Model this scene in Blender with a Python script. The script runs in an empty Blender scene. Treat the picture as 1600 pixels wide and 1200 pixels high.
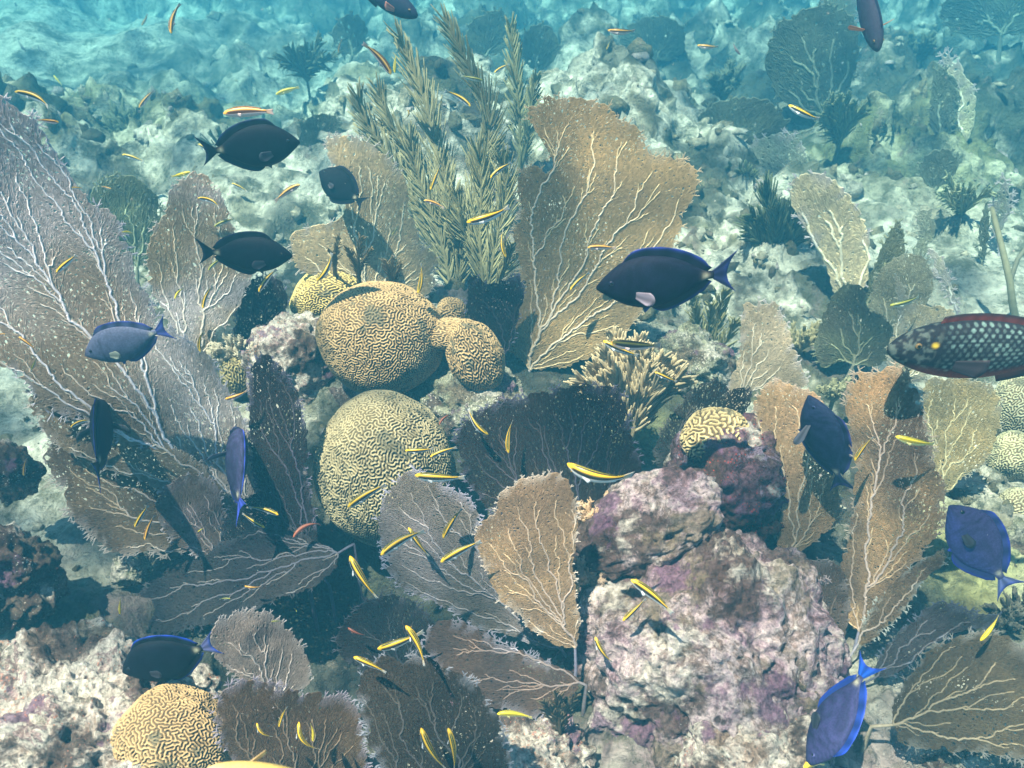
import bpy, math, random, heapq
import numpy as np
from mathutils import Vector, Matrix

sc = bpy.context.scene
rad = math.radians
random.seed(7)
RNG = np.random.default_rng(11)

# ------------------------------------------------------------------ camera, sky, sun, exposure
FPX = 1385.6                                   # focal length in photo pixels (1600 wide)
PITCH = rad(35)
cam = bpy.data.cameras.new('camera')
cam.sensor_width = 36.0
cam.lens = FPX / 1600 * 36.0
cam.clip_start = 0.02
cam.clip_end = 400
cam.dof.use_dof = True
cam.dof.focus_distance = 1.85
cam.dof.aperture_fstop = 8.0
camo = bpy.data.objects.new('camera', cam)
camo.rotation_euler = (math.pi / 2 - PITCH, 0, 0)
sc.collection.objects.link(camo)
sc.camera = camo

SUN_DIR = Vector((-0.30, -0.27, 1.0)).normalized()          # towards the sun
SUN_EL = math.asin(SUN_DIR.z)
SUN_AZ = math.atan2(SUN_DIR.x, SUN_DIR.y)
world = bpy.data.worlds.new('World')
sc.world = world
world.use_nodes = True
wn = world.node_tree
sky = wn.nodes.new('ShaderNodeTexSky')
sky.sky_type = 'NISHITA'
sky.sun_disc = False
sky.sun_elevation = SUN_EL
sky.sun_rotation = SUN_AZ
wn.nodes['Background'].inputs[1].default_value = 0.05
wn.links.new(sky.outputs[0], wn.nodes['Background'].inputs[0])
sl = bpy.data.lights.new('sun', 'SUN')
sl.energy = 5.0
sl.angle = rad(0.5)
sl.color = (1.0, 0.73, 0.56)
so = bpy.data.objects.new('sun', sl)
so.rotation_euler = SUN_DIR.to_track_quat('Z', 'Y').to_euler()
so.location = SUN_DIR * 5
sc.collection.objects.link(so)

sc.view_settings.view_transform = 'Standard'
sc.view_settings.look = 'None'
sc.view_settings.exposure = 1.85
sc.view_settings.gamma = 1.0
sc.render.engine = 'CYCLES'
sc.cycles.use_denoising = True
sc.cycles.max_bounces = 6
sc.cycles.diffuse_bounces = 3
sc.cycles.glossy_bounces = 2
sc.cycles.transmission_bounces = 3
sc.cycles.transparent_max_bounces = 8
sc.cycles.volume_bounces = 1
sc.cycles.use_adaptive_sampling = True
sc.cycles.adaptive_threshold = 0.02
sc.cycles.caustics_reflective = False
sc.cycles.caustics_refractive = False

HAZE_DENSITY = 0.18
HAZE_COLOR = (0.033, 0.20, 0.315)
HAZE_ABSORB = (0.0, 0.46, 0.66)

# ------------------------------------------------------------------ picture to place
CF = np.array((0, math.cos(PITCH), -math.sin(PITCH)))
CU = np.array((0, math.sin(PITCH), math.cos(PITCH)))
CR = np.array((1.0, 0, 0))

def ray(u, v):
    return CF + (u - 800) / FPX * CR + (600 - v) / FPX * CU

def P(u, v, d):
    return ray(u, v) * d

# ------------------------------------------------------------------ noise
_g = np.random.default_rng(3)
_perm = _g.permutation(4096)
_perm = np.concatenate([_perm, _perm])
_gr = _g.normal(size=(4096, 3))
_gr /= np.linalg.norm(_gr, axis=1)[:, None]
_rn = _g.random((4096, 3))

def _hash(i, j, k):
    return _perm[(_perm[(_perm[i & 4095] + j) & 4095] + k) & 4095]

def perlin(p, seed=0):
    p = np.asarray(p, float) + seed * 17.31
    i = np.floor(p).astype(np.int64)
    f = p - i
    w = f * f * f * (f * (f * 6 - 15) + 10)
    out = np.zeros(len(p))
    for dx in (0, 1):
        for dy in (0, 1):
            for dz in (0, 1):
                g = _gr[_hash(i[:, 0] + dx, i[:, 1] + dy, i[:, 2] + dz)]
                d = f - np.array((dx, dy, dz))
                wt = (w[:, 0] if dx else 1 - w[:, 0]) * (w[:, 1] if dy else 1 - w[:, 1]) * (w[:, 2] if dz else 1 - w[:, 2])
                out += wt * (g * d).sum(1)
    return out * 1.5

def fbm(p, oct=4, seed=0):
    p = np.asarray(p, float)
    a, s, o = 1.0, 1.0, np.zeros(len(p))
    for k in range(oct):
        o += a * perlin(p * s, seed + k * 3)
        a *= 0.5
        s *= 2.03
    return o

def worley(p, seed=0):
    p = np.asarray(p, float) + seed * 7.77
    i = np.floor(p).astype(np.int64)
    best = np.full(len(p), 9.0)
    for dx in (-1, 0, 1):
        for dy in (-1, 0, 1):
            for dz in (-1, 0, 1):
                c = i + np.array((dx, dy, dz))
                q = c + _rn[_hash(c[:, 0], c[:, 1], c[:, 2])]
                best = np.minimum(best, ((q - p) ** 2).sum(1))
    return np.sqrt(best)

def worley2(x, y, seed=0):
    p = np.stack([x, y], 1) + seed * 7.77
    i = np.floor(p).astype(np.int64)
    best = np.full(len(p), 9.0)
    for dx in (-1, 0, 1):
        for dy in (-1, 0, 1):
            c = i + np.array((dx, dy))
            q = c + _rn[_hash(c[:, 0], c[:, 1], np.zeros(len(c), np.int64) + 5)][:, :2]
            best = np.minimum(best, ((q - p) ** 2).sum(1))
    return np.sqrt(best)

def ss(a, b, x):
    t = np.clip((x - a) / (b - a), 0, 1)
    return t * t * (3 - 2 * t)

def mix(a, b, t):
    a, b = np.asarray(a, float), np.asarray(b, float)
    t = np.asarray(t)[..., None]
    return a * (1 - t) + b * t

# ------------------------------------------------------------------ mesh helpers
def mesh(name, v, f, mat, col=None, smooth=False):
    v = np.asarray(v, np.float32)
    f = np.asarray(f, np.int32)
    me = bpy.data.meshes.new(name)
    me.vertices.add(len(v))
    me.vertices.foreach_set('co', v.ravel())
    n, k = f.shape
    tot = np.full(n, k, np.int32)
    if k == 4:
        tri = f[:, 2] == f[:, 3]
        tot[tri] = 3
        keep = np.ones((n, 4), bool); keep[tri, 3] = False
        idx = f[keep]
    else:
        idx = f.ravel()
    st = np.zeros(n, np.int32); st[1:] = np.cumsum(tot)[:-1]
    me.loops.add(len(idx))
    me.loops.foreach_set('vertex_index', np.ascontiguousarray(idx, np.int32))
    me.polygons.add(n)
    me.polygons.foreach_set('loop_start', st)
    me.polygons.foreach_set('loop_total', tot)
    me.polygons.foreach_set('use_smooth', np.full(n, bool(smooth)))
    if col is not None:
        c = np.ones((len(v), 4), np.float32)
        c[:, :3] = np.clip(col, 0, 1)
        a = me.attributes.new('Col', 'FLOAT_COLOR', 'POINT')
        a.data.foreach_set('color', c.ravel())
    me.materials.append(mat)
    me.update(calc_edges=True)
    return me

def obj(name, me, parent=None, loc=None):
    o = bpy.data.objects.new(name, me)
    sc.collection.objects.link(o)
    if parent is not None:
        o.parent = parent
    if loc is not None:
        o.location = loc
    return o

def thing(o, label, cat, group=None):
    o['label'] = label
    o['category'] = cat
    if group:
        o['group'] = group
    return o

def empty(name, loc, label, cat, group=None):
    o = obj(name, None, None, loc)
    o.empty_display_size = 0.05
    return thing(o, label, cat, group)

class MB:
    def __init__(s):
        s.v, s.f, s.c, s.n = [], [], [], 0
    def add(s, v, f, c):
        v = np.asarray(v, float)
        c = np.asarray(c, float)
        if c.ndim == 1:
            c = np.tile(c, (len(v), 1))
        s.v.append(v); s.f.append(np.asarray(f) + s.n); s.c.append(c); s.n += len(v)
    def build(s, name, mat, parent=None, loc=None, smooth=False):
        return obj(name, mesh(name, np.concatenate(s.v), np.concatenate(s.f), mat, np.concatenate(s.c), smooth), parent, loc)

def prisms(A, B, ra, rb, k, ca, cb=None, ref=(0.3, 0.5, 0.81)):
    """one k-sided prism along every segment A-B"""
    A, B = np.asarray(A, float), np.asarray(B, float)
    n = len(A)
    d = B - A
    d /= np.maximum(np.linalg.norm(d, axis=1), 1e-9)[:, None]
    r = np.broadcast_to(np.asarray(ref, float), d.shape)
    e = np.cross(d, r)
    l = np.linalg.norm(e, axis=1)
    bad = l < 1e-4
    if bad.any():
        e[bad] = np.cross(d[bad], (1, 0, 0))
        l = np.linalg.norm(e, axis=1)
    e /= np.maximum(l, 1e-9)[:, None]
    g = np.cross(d, e)
    an = np.arange(k) / k * 2 * math.pi + 0.5
    ring = e[:, None, :] * np.cos(an)[None, :, None] + g[:, None, :] * np.sin(an)[None, :, None]
    ra = np.broadcast_to(ra, (n,)); rb = np.broadcast_to(rb, (n,))
    V = np.concatenate([A[:, None] + ring * ra[:, None, None], B[:, None] + ring * rb[:, None, None]], 1).reshape(-1, 3)
    i = np.arange(k); j = (i + 1) % k
    q = np.stack([i, j, j + k, i + k], 1)
    F = (q[None] + (np.arange(n) * 2 * k)[:, None, None]).reshape(-1, 4)
    ca = np.broadcast_to(ca, (n, 3)); cb = ca if cb is None else np.broadcast_to(cb, (n, 3))
    C = np.concatenate([np.repeat(ca[:, None], k, 1), np.repeat(cb[:, None], k, 1)], 1).reshape(-1, 3)
    return V, F, C

def tube(pts, r, k, col):
    """a tapering tube along a polyline, closed at the tip"""
    p = np.asarray(pts, float)
    n = len(p)
    r = np.broadcast_to(np.asarray(r, float), (n,))
    t = np.gradient(p, axis=0)
    t /= np.maximum(np.linalg.norm(t, axis=1), 1e-9)[:, None]
    ref = np.array((0.31, 0.77, 0.56)) if abs(t[0] @ np.array((0.31, 0.77, 0.56))) < .9 else np.array((1.0, 0, 0))
    e = np.cross(t, ref); e /= np.maximum(np.linalg.norm(e, axis=1), 1e-9)[:, None]
    g = np.cross(t, e)
    an = np.arange(k) / k * 2 * math.pi
    V = (p[:, None] + (e[:, None] * np.cos(an)[None, :, None] + g[:, None] * np.sin(an)[None, :, None]) * r[:, None, None]).reshape(-1, 3)
    i = np.arange(k); j = (i + 1) % k
    q = np.stack([i, j, j + k, i + k], 1)
    F = (q[None] + (np.arange(n - 1) * k)[:, None, None]).reshape(-1, 4)
    V = np.concatenate([V, p[-1:] + t[-1:] * r[-1]])
    tip = len(V) - 1
    b = (n - 1) * k
    F = np.concatenate([F, np.stack([b + i, b + j, np.full(k, tip), np.full(k, tip)], 1)])
    c = np.asarray(col, float)
    C = np.tile(c, (len(V), 1)) if c.ndim == 1 else np.concatenate([np.repeat(c, k, 0), c[-1:]])
    return V, F, C

# ------------------------------------------------------------------ materials
def new_mat(name):
    m = bpy.data.materials.new(name)
    m.use_nodes = True
    return m, m.node_tree.nodes, m.node_tree.links

def attr_mat(name, rough=0.75, spec=0.25, translucent=0.0, noise=0.0, nscale=40.0, bump=0.0, bscale=120.0, turf=0.0):
    m, N, L = new_mat(name)
    b = N['Principled BSDF']
    out = N['Material Output']
    b.inputs['Roughness'].default_value = rough
    b.inputs['Specular IOR Level'].default_value = spec
    a = N.new('ShaderNodeAttribute'); a.attribute_name = 'Col'
    col = a.outputs['Color']
    tc = N.new('ShaderNodeTexCoord')
    if noise:
        nz = N.new('ShaderNodeTexNoise'); nz.inputs['Scale'].default_value = nscale; nz.inputs['Detail'].default_value = 6
        L.new(tc.outputs['Object'], nz.inputs['Vector'])
        mr = N.new('ShaderNodeMapRange'); mr.inputs[1].default_value = 0.25; mr.inputs[2].default_value = 0.75
        mr.inputs[3].default_value = 1 - noise; mr.inputs[4].default_value = 1 + noise
        L.new(nz.outputs['Fac'], mr.inputs[0])
        mx = N.new('ShaderNodeVectorMath'); mx.operation = 'SCALE'
        L.new(col, mx.inputs[0]); L.new(mr.outputs[0], mx.inputs['Scale'])
        col = mx.outputs[0]
    if turf:                                   # patchy algae film, broken up at every scale
        for sc_, lo, hi, tc_ in ((5.5, .50, .60, (.085, .085, .05)), (17.0, .53, .64, (.06, .065, .045)), (9.0, .58, .68, (.26, .20, .17))):
            nt = N.new('ShaderNodeTexNoise'); nt.inputs['Scale'].default_value = sc_; nt.inputs['Detail'].default_value = 10; nt.inputs['Roughness'].default_value = .74
            L.new(tc.outputs['Object'], nt.inputs['Vector'])
            mt = N.new('ShaderNodeMapRange'); mt.inputs[1].default_value = lo; mt.inputs[2].default_value = hi; mt.inputs[4].default_value = .85 * turf
            L.new(nt.outputs['Fac'], mt.inputs[0])
            mm = N.new('ShaderNodeMix'); mm.data_type = 'RGBA'
            L.new(mt.outputs[0], mm.inputs[0]); L.new(col, mm.inputs[6]); mm.inputs[7].default_value = (*tc_, 1)
            col = mm.outputs[2]
    L.new(col, b.inputs['Base Color'])
    if bump:
        n2 = N.new('ShaderNodeTexNoise'); n2.inputs['Scale'].default_value = bscale; n2.inputs['Detail'].default_value = 8; n2.inputs['Roughness'].default_value = .65
        L.new(tc.outputs['Object'], n2.inputs['Vector'])
        bp = N.new('ShaderNodeBump'); bp.inputs['Strength'].default_value = bump; bp.inputs['Distance'].default_value = 0.03 if turf else 0.01
        L.new(n2.outputs['Fac'], bp.inputs['Height']); L.new(bp.outputs[0], b.inputs['Normal'])
    if translucent:
        t = N.new('ShaderNodeBsdfTranslucent'); L.new(col, t.inputs['Color'])
        ms = N.new('ShaderNodeMixShader'); ms.inputs[0].default_value = translucent
        L.new(b.outputs[0], ms.inputs[1]); L.new(t.outputs[0], ms.inputs[2]); L.new(ms.outputs[0], out.inputs['Surface'])
    return m

M_FAN = attr_mat('sea fan lattice', 0.85, 0.1, 0.5)
M_VEIN = attr_mat('sea fan vein', 0.7, 0.2, 0.0, 0.25, 90)
M_PLUME = attr_mat('sea plume', 0.85, 0.1, 0.3, 0.2, 60)
M_BRAIN = attr_mat('brain coral', 0.8, 0.15, 0.0, 0.22, 25, 0.25, 500)
M_GROUND = attr_mat('reef seabed', 0.9, 0.1, 0.0, 0.55, 34, 1.0, 48, turf=1.0)
M_RUBBLE = attr_mat('coral rubble', 0.9, 0.1, 0.0, 0.5, 40, 0.9, 70, turf=.8)
M_FISH = attr_mat('fish skin', 0.6, 0.09, 0.0, 0.28, 55, 0.25, 130)
M_FIN = attr_mat('fish fin', 0.5, 0.3, 0.3)
M_WRASSE = attr_mat('wrasse skin', 0.38, 0.4, 0.0, 0.06, 200)
M_SPECK = attr_mat('drifting speck', 0.6, 0.3, 0.3)

def rock_mat(name, stops, scale=9.0, pit=0.8, seed=0.0, speck=(.78, .72, .66)):
    m, N, L = new_mat(name)
    b = N['Principled BSDF']; b.inputs['Roughness'].default_value = 0.88; b.inputs['Specular IOR Level'].default_value = 0.15
    tc = N.new('ShaderNodeTexCoord'); mp = N.new('ShaderNodeMapping'); mp.inputs['Location'].default_value = (seed, seed * 1.7, seed * .6)
    L.new(tc.outputs['Object'], mp.inputs[0])
    n1 = N.new('ShaderNodeTexNoise'); n1.inputs['Scale'].default_value = scale; n1.inputs['Detail'].default_value = 9; n1.inputs['Roughness'].default_value = 0.72
    n1.inputs['Distortion'].default_value = 0.6
    L.new(mp.outputs[0], n1.inputs['Vector'])
    r = N.new('ShaderNodeValToRGB'); cr = r.color_ramp
    while len(cr.elements) < len(stops):
        cr.elements.new(0.5)
    for e, (p, c) in zip(cr.elements, stops):
        e.position = p; e.color = (*c, 1)
    L.new(n1.outputs['Fac'], r.inputs[0])
    n2 = N.new('ShaderNodeTexNoise'); n2.inputs['Scale'].default_value = scale * 11; n2.inputs['Detail'].default_value = 5; n2.inputs['Roughness'].default_value = .7
    L.new(mp.outputs[0], n2.inputs['Vector'])
    mr = N.new('ShaderNodeMapRange'); mr.inputs[1].default_value = .3; mr.inputs[2].default_value = .7; mr.inputs[3].default_value = .25; mr.inputs[4].default_value = 1.3
    L.new(n2.outputs['Fac'], mr.inputs[0])
    sv = N.new('ShaderNodeVectorMath'); sv.operation = 'SCALE'
    L.new(r.outputs[0], sv.inputs[0]); L.new(mr.outputs[0], sv.inputs['Scale'])
    # scattered dark turf and red sponge specks
    vo = N.new('ShaderNodeTexVoronoi'); vo.inputs['Scale'].default_value = scale * 7
    L.new(mp.outputs[0], vo.inputs['Vector'])
    n3 = N.new('ShaderNodeTexNoise'); n3.inputs['Scale'].default_value = scale * 1.7; L.new(mp.outputs[0], n3.inputs['Vector'])
    lt = N.new('ShaderNodeMath'); lt.operation = 'SUBTRACT'; L.new(n3.outputs['Fac'], lt.inputs[0]); L.new(vo.outputs['Distance'], lt.inputs[1])
    mr2 = N.new('ShaderNodeMapRange'); mr2.inputs[1].default_value = .26; mr2.inputs[2].default_value = .5; L.new(lt.outputs[0], mr2.inputs[0])
    mc = N.new('ShaderNodeMix'); mc.data_type = 'RGBA'; L.new(mr2.outputs[0], mc.inputs[0])
    L.new(sv.outputs[0], mc.inputs[6]); mc.inputs[7].default_value = (0.075, 0.05, 0.05, 1)
    # broad patches: brown turf in some places, bleached crust in others
    prev = mc.outputs[2]
    for off, lo, hi, colr, amt in ((3.1, .49, .56, (.085, .05, .04), .9), (8.3, .55, .62, (.70, .62, .56), .75), (14.9, .56, .62, (.20, .15, .10), .8), (21.7, .57, .62, (.20, .10, .17), .8)):
        ma = N.new('ShaderNodeVectorMath'); ma.inputs[1].default_value = (off, off * .7, off * 1.3); L.new(mp.outputs[0], ma.inputs[0])
        nl = N.new('ShaderNodeTexNoise'); nl.inputs['Scale'].default_value = scale * .8; nl.inputs['Detail'].default_value = 6; nl.inputs['Roughness'].default_value = .65
        L.new(ma.outputs[0], nl.inputs['Vector'])
        mq = N.new('ShaderNodeMapRange'); mq.inputs[1].default_value = lo; mq.inputs[2].default_value = hi; mq.inputs[4].default_value = amt
        L.new(nl.outputs['Fac'], mq.inputs[0])
        mz = N.new('ShaderNodeMix'); mz.data_type = 'RGBA'; L.new(mq.outputs[0], mz.inputs[0]); L.new(prev, mz.inputs[6])
        cs = N.new('ShaderNodeVectorMath'); cs.operation = 'SCALE'; cs.inputs[0].default_value = colr; L.new(mr.outputs[0], cs.inputs['Scale'])
        L.new(cs.outputs[0], mz.inputs[7]); prev = mz.outputs[2]
    v2 = N.new('ShaderNodeTexVoronoi'); v2.inputs['Scale'].default_value = scale * 13; v2.inputs['Randomness'].default_value = 1
    L.new(mp.outputs[0], v2.inputs['Vector'])
    n4 = N.new('ShaderNodeTexNoise'); n4.inputs['Scale'].default_value = scale * 1.1; n4.inputs['Detail'].default_value = 3; L.new(mp.outputs[0], n4.inputs['Vector'])
    s4 = N.new('ShaderNodeMath'); s4.operation = 'SUBTRACT'; L.new(n4.outputs['Fac'], s4.inputs[0]); L.new(v2.outputs['Distance'], s4.inputs[1])
    m4 = N.new('ShaderNodeMapRange'); m4.inputs[1].default_value = .30; m4.inputs[2].default_value = .40; m4.inputs[4].default_value = .6; L.new(s4.outputs[0], m4.inputs[0])
    x4 = N.new('ShaderNodeMix'); x4.data_type = 'RGBA'; L.new(m4.outputs[0], x4.inputs[0]); L.new(prev, x4.inputs[6]); x4.inputs[7].default_value = (*speck, 1)
    L.new(x4.outputs[2], b.inputs['Base Color'])
    ad = N.new('ShaderNodeMath'); ad.operation = 'ADD'; L.new(n1.outputs['Fac'], ad.inputs[0]); 
    ml = N.new('ShaderNodeMath'); ml.operation = 'MULTIPLY'; ml.inputs[1].default_value = .5; L.new(n2.outputs['Fac'], ml.inputs[0]); L.new(ml.outputs[0], ad.inputs[1])
    bp = N.new('ShaderNodeBump'); bp.inputs['Strength'].default_value = pit; bp.inputs['Distance'].default_value = 0.022
    L.new(ad.outputs[0], bp.inputs['Height']); L.new(bp.outputs[0], b.inputs['Normal'])
    return m

MAUVE = [(0.30, (.045, .03, .035)), (.40, (.19, .11, .12)), (.455, (.42, .28, .33)), (.51, (.62, .48, .49)), (.56, (.25, .16, .14)), (.62, (.70, .58, .56)), (.72, (.34, .19, .30))]
WINE = [(0.32, (.03, .02, .025)), (.42, (.10, .04, .05)), (.50, (.24, .13, .17)), (.55, (.10, .05, .045)), (.60, (.38, .28, .38)), (.66, (.16, .07, .06)), (.78, (.5, .4, .4))]
PALE = [(0.30, (.10, .07, .05)), (.40, (.32, .22, .17)), (.46, (.60, .49, .44)), (.52, (.76, .68, .60)), (.58, (.36, .22, .22)), (.64, (.74, .68, .58)), (.76, (.40, .24, .28))]
BROWN = [(0.30, (.03, .025, .025)), (.42, (.08, .06, .05)), (.5, (.17, .12, .09)), (.6, (.28, .2, .18)), (.72, (.12, .07, .09))]
GREENISH = [(0.30, (.06, .06, .04)), (.42, (.20, .19, .12)), (.50, (.42, .40, .30)), (.56, (.22, .20, .15)), (.62, (.56, .52, .44)), (.74, (.30, .25, .21))]
M_MAUVE = rock_mat('mauve encrusted rock', MAUVE, 8, 1.0, 1.3, (.10, .055, .06))
M_WINE = rock_mat('wine encrusted rock', WINE, 10, 0.9, 4.1, (.55, .06, .03))
M_PALE = rock_mat('pale encrusted rock', PALE, 11, 0.9, 7.7, (.62, .25, .16))
M_BROWN = rock_mat('brown turf rock', BROWN, 11, 0.9, 2.9)
M_GREENISH = rock_mat('greenish rock', GREENISH, 13, 0.9, 5.3)

# ------------------------------------------------------------------ the seabed
def flat_hit(u, v, z=-1.45):
    r = ray(u, v)
    return r * (z / r[2])

SANDS = [(60, 85, 1.9, 1), (150, 60, 1.6, 1), (90, 640, .22, .8), (120, 790, .22, .8), (30, 560, .3, .8), (170, 870, .15, .6), (1085, 560, .16, .8),
         (1500, 420, .5, .6), (1560, 330, .5, .7), (1590, 450, .4, .7), (420, 300, .5, .5), (1060, 250, .9, .4), (1450, 330, .5, .5), (380, 130, 1.4, .4)]
FARD = [(1250, 215, 1.1, 1.0), (1560, 170, 1.4, 1.0), (1400, 100, 1.4, .8), (1520, 30, 2.6, .55), (960, 20, 1.8, .5), (240, 150, .8, .7), (480, 60, 1.6, .5), (1190, 340, .55, .8), (1480, 290, .5, .6), (800, 130, .9, .7), (330, 250, .5, .6), (1150, 110, .8, .5), (130, 190, .6, .6)]
SANDP = [(flat_hit(u, v, -1.8 if v < 300 else -1.45), r, s) for u, v, r, s in SANDS]
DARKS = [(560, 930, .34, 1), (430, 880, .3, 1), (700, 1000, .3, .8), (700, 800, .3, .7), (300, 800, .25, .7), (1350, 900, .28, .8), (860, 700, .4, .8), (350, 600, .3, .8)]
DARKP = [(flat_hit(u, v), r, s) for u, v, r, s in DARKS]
GREEN = [(1520, 880, .16, 1), (1490, 930, .1, .7), (1450, 260, .6, .5), (250, 160, 1.0, .3), (1000, 700, .1, .6)]
FARDP = [(flat_hit(u, v, -1.85), r, q) for u, v, r, q in FARD]
GREENP = [(flat_hit(u, v), r, s) for u, v, r, s in GREEN]

def region(x, y, lst):
    m = np.zeros(len(x))
    for p, r, s in lst:
        m = np.maximum(m, s * np.exp(-(((x - p[0]) ** 2 + (y - p[1]) ** 2) / r ** 2) ** 1.5))
    return m

def ground_h(x, y, detail=True):
    x = np.asarray(x, float).ravel(); y = np.asarray(y, float).ravel()
    p = np.stack([x, y, np.zeros(len(x))], 1)
    far = ss(2.2, 4.2, y)
    h = -1.45 - 0.5 * ss(2.8, 8.0, y)
    h += 0.16 * np.exp(-(((x + .25) / .42) ** 2 + ((y - 2.08) / .36) ** 2))
    h -= 0.32 * np.exp(-(((x + .33) / .26) ** 2 + ((y - 1.22) / .2) ** 2))
    h += (0.04 + .30 * far) * fbm(p * 0.8, 3, 2)
    sand = region(x, y, SANDP)
    k = 1 - .9 * sand
    w1 = worley2(x / .55, y / .55, 1)
    h += k * (.04 + .34 * far) * (0.75 - np.clip(w1, 0, 1.2))
    if detail:
        xx = x + .05 * perlin(p * 6, 9); yy = y + .05 * perlin(p * 6, 12)
        w2 = worley2(xx / .2, yy / .2, 2)
        h += k * (.035 + .13 * far) * (0.7 - np.clip(w2, 0, 1.1))
        w3 = worley2(xx / .075, yy / .075, 3)
        h += k * (.020 + .045 * far) * (0.7 - np.clip(w3, 0, 1.1))
        w4 = worley2(xx / .03, yy / .03, 4)
        h += k * .012 * (0.7 - np.clip(w4, 0, 1.1))
        h += (.25 + .75 * k) * .03 * fbm(p * 11, 4, 5)
    return h

def ground_hit(u, v):
    r = ray(u, v)
    ds = np.arange(0.9, 14, 0.02)
    q = r[None] * ds[:, None]
    below = q[:, 2] < ground_h(q[:, 0], q[:, 1], False)
    if not below.any():
        return r * 12.0
    return r * ds[np.argmax(below)]

def gz(x, y):
    return float(ground_h([x], [y])[0])

def build_seabed():
    nr, nc = 760, 900
    a = np.concatenate([np.linspace(rad(-112), rad(-62), 60), np.linspace(rad(-61.8), rad(-7), nr - 100), np.linspace(rad(-6.8), rad(-3.6), 40)])
    yy = -1.6 / np.tan(a)
    yy = np.where(a < rad(-90), 1.6 / np.tan(-a), yy)
    t = np.linspace(-1, 1, nc)
    t = np.sign(t) * (0.72 * np.abs(t) + 0.75 * np.abs(t) ** 5)
    dist = np.maximum(np.sqrt(yy ** 2 + 1.6 ** 2), 1.3)
    X = dist[:, None] * t[None]
    Y = np.repeat(yy[:, None], nc, 1)
    x, y = X.ravel(), Y.ravel()
    z = ground_h(x, y)
    p = np.stack([x, y, z], 1)
    # bottom colours: sand, turf algae, pink crust, plus shade painted into the hollows
    n1 = fbm(p * 2.2, 4, 21); n2 = fbm(p * 7, 4, 33); n3 = perlin(p * 1.1, 44)
    pale = np.array((.66, .62, .52)); turf = np.array((.06, .06, .04)); mauve = np.array((.32, .22, .24)); olive = np.array((.20, .18, .11))
    far = ss(2.2, 4.0, y)
    c = mix(np.tile(pale, (len(x), 1)), olive, ss(-.05, .45, n2))
    c = mix(c, turf, .92 * ss(-.2, .3, n1 + .5 * n2))
    c = mix(c, mauve, (1 - far) * .7 * ss(.05, .5, n3 + .4 * n2))
    c = mix(c, (.48, .46, .39), np.clip(1.15 * region(x, y, SANDP), 0, 1) * .95)
    c = mix(c, (.055, .05, .045), region(x, y, DARKP) * .9)  # shade under the fans and in the hollow, put into the ground colour
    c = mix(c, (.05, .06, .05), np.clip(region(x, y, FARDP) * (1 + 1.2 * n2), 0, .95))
    c = mix(c, (.36, .36, .12), region(x, y, GREENP) * .8)
    # sideways wobble gives the lumps undercut sides
    amp = .03 * (1 - .9 * region(x, y, SANDP)) * ss(.3, 1.0, y)
    amp = amp * (1 + 1.2 * far)
    p[:, 0] += amp * perlin(p * 9, 51); p[:, 1] += amp * perlin(p * 9, 57)
    i = np.arange(nr - 1)[:, None] * nc + np.arange(nc - 1)[None]
    i = i.ravel()
    f = np.stack([i, i + 1, i + nc + 1, i + nc], 1)
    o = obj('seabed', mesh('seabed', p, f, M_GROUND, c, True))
    o['kind'] = 'structure'
    return o

build_seabed()

def ico(sub):
    import bmesh
    bm = bmesh.new()
    bmesh.ops.create_icosphere(bm, subdivisions=sub, radius=1)
    v = np.array([q.co[:] for q in bm.verts])
    f = np.array([[q.index for q in t.verts] for t in bm.faces])
    bm.free()
    return v, f
ICO = {k: ico(k) for k in (1, 2, 3, 5, 6, 7)}

def build_rubble():
    mb = MB()
    n = 4200
    ang = RNG.uniform(rad(9), rad(52), n)
    y = 1.7 / np.tan(ang)
    x = RNG.uniform(-.72, .72, n) * np.sqrt(y ** 2 + 2.6)
    keep = RNG.random(n) > .95 * region(x, y, SANDP)
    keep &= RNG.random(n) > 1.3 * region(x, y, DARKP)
    keep &= perlin(np.stack([x * 1.5, y * 1.5, x * 0], 1), 61) > -.35
    x, y = x[keep], y[keep]
    z = ground_h(x, y)
    sz = RNG.uniform(.4, 1, len(x)) ** 3 * .05 * (.35 + .65 * ss(1.8, 3.5, y))
    base = np.array([(.62, .57, .47), (.5, .44, .33), (.28, .24, .15), (.55, .46, .44), (.14, .12, .08)])
    v0, f0 = ICO[2]
    for a, b, c, s in zip(x, y, z, sz):
        d = v0 * (1 + .8 * perlin(v0 * 1.9 + RNG.uniform(0, 90, 3)))[:, None]
        d = d * RNG.uniform(.6, 1.4, 3) * s * ((.45, .45, 1) if RNG.random() < .5 else (1, 1, 1))
        if RNG.random() < .6:
            d = d[:, [2, 0, 1]]
        t = RNG.uniform(0, 6.28); ct, st = math.cos(t), math.sin(t)
        d = np.stack([d[:, 0] * ct - d[:, 1] * st, d[:, 0] * st + d[:, 1] * ct, d[:, 2]], 1)
        mb.add(d + (a, b, c), f0, base[RNG.choice(5, p=(.2, .25, .25, .1, .2))] * RNG.uniform(.6, 1.0))
    o = mb.build('coral_rubble', M_RUBBLE, smooth=True)
    o['kind'] = 'stuff'
    o['label'] = 'loose pale coral rubble littering the reef bottom'
build_rubble()

# ------------------------------------------------------------------ rocks
def lump_axes(u, v, d, hw, hv, deep=None):
    c = P(u, v, d)
    rx = hw * d / FPX
    hv = hv * d / FPX
    ry = rx * .85 if deep is None else deep
    cp, sp = math.cos(PITCH), math.sin(PITCH)
    rz2 = (hv ** 2 - (ry * sp) ** 2) / cp ** 2
    if rz2 < (.35 * hv) ** 2:
        ry = .75 * hv / sp
        rz2 = (hv ** 2 - (ry * sp) ** 2) / cp ** 2
    return c, np.array((rx, ry, math.sqrt(rz2)))

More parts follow.
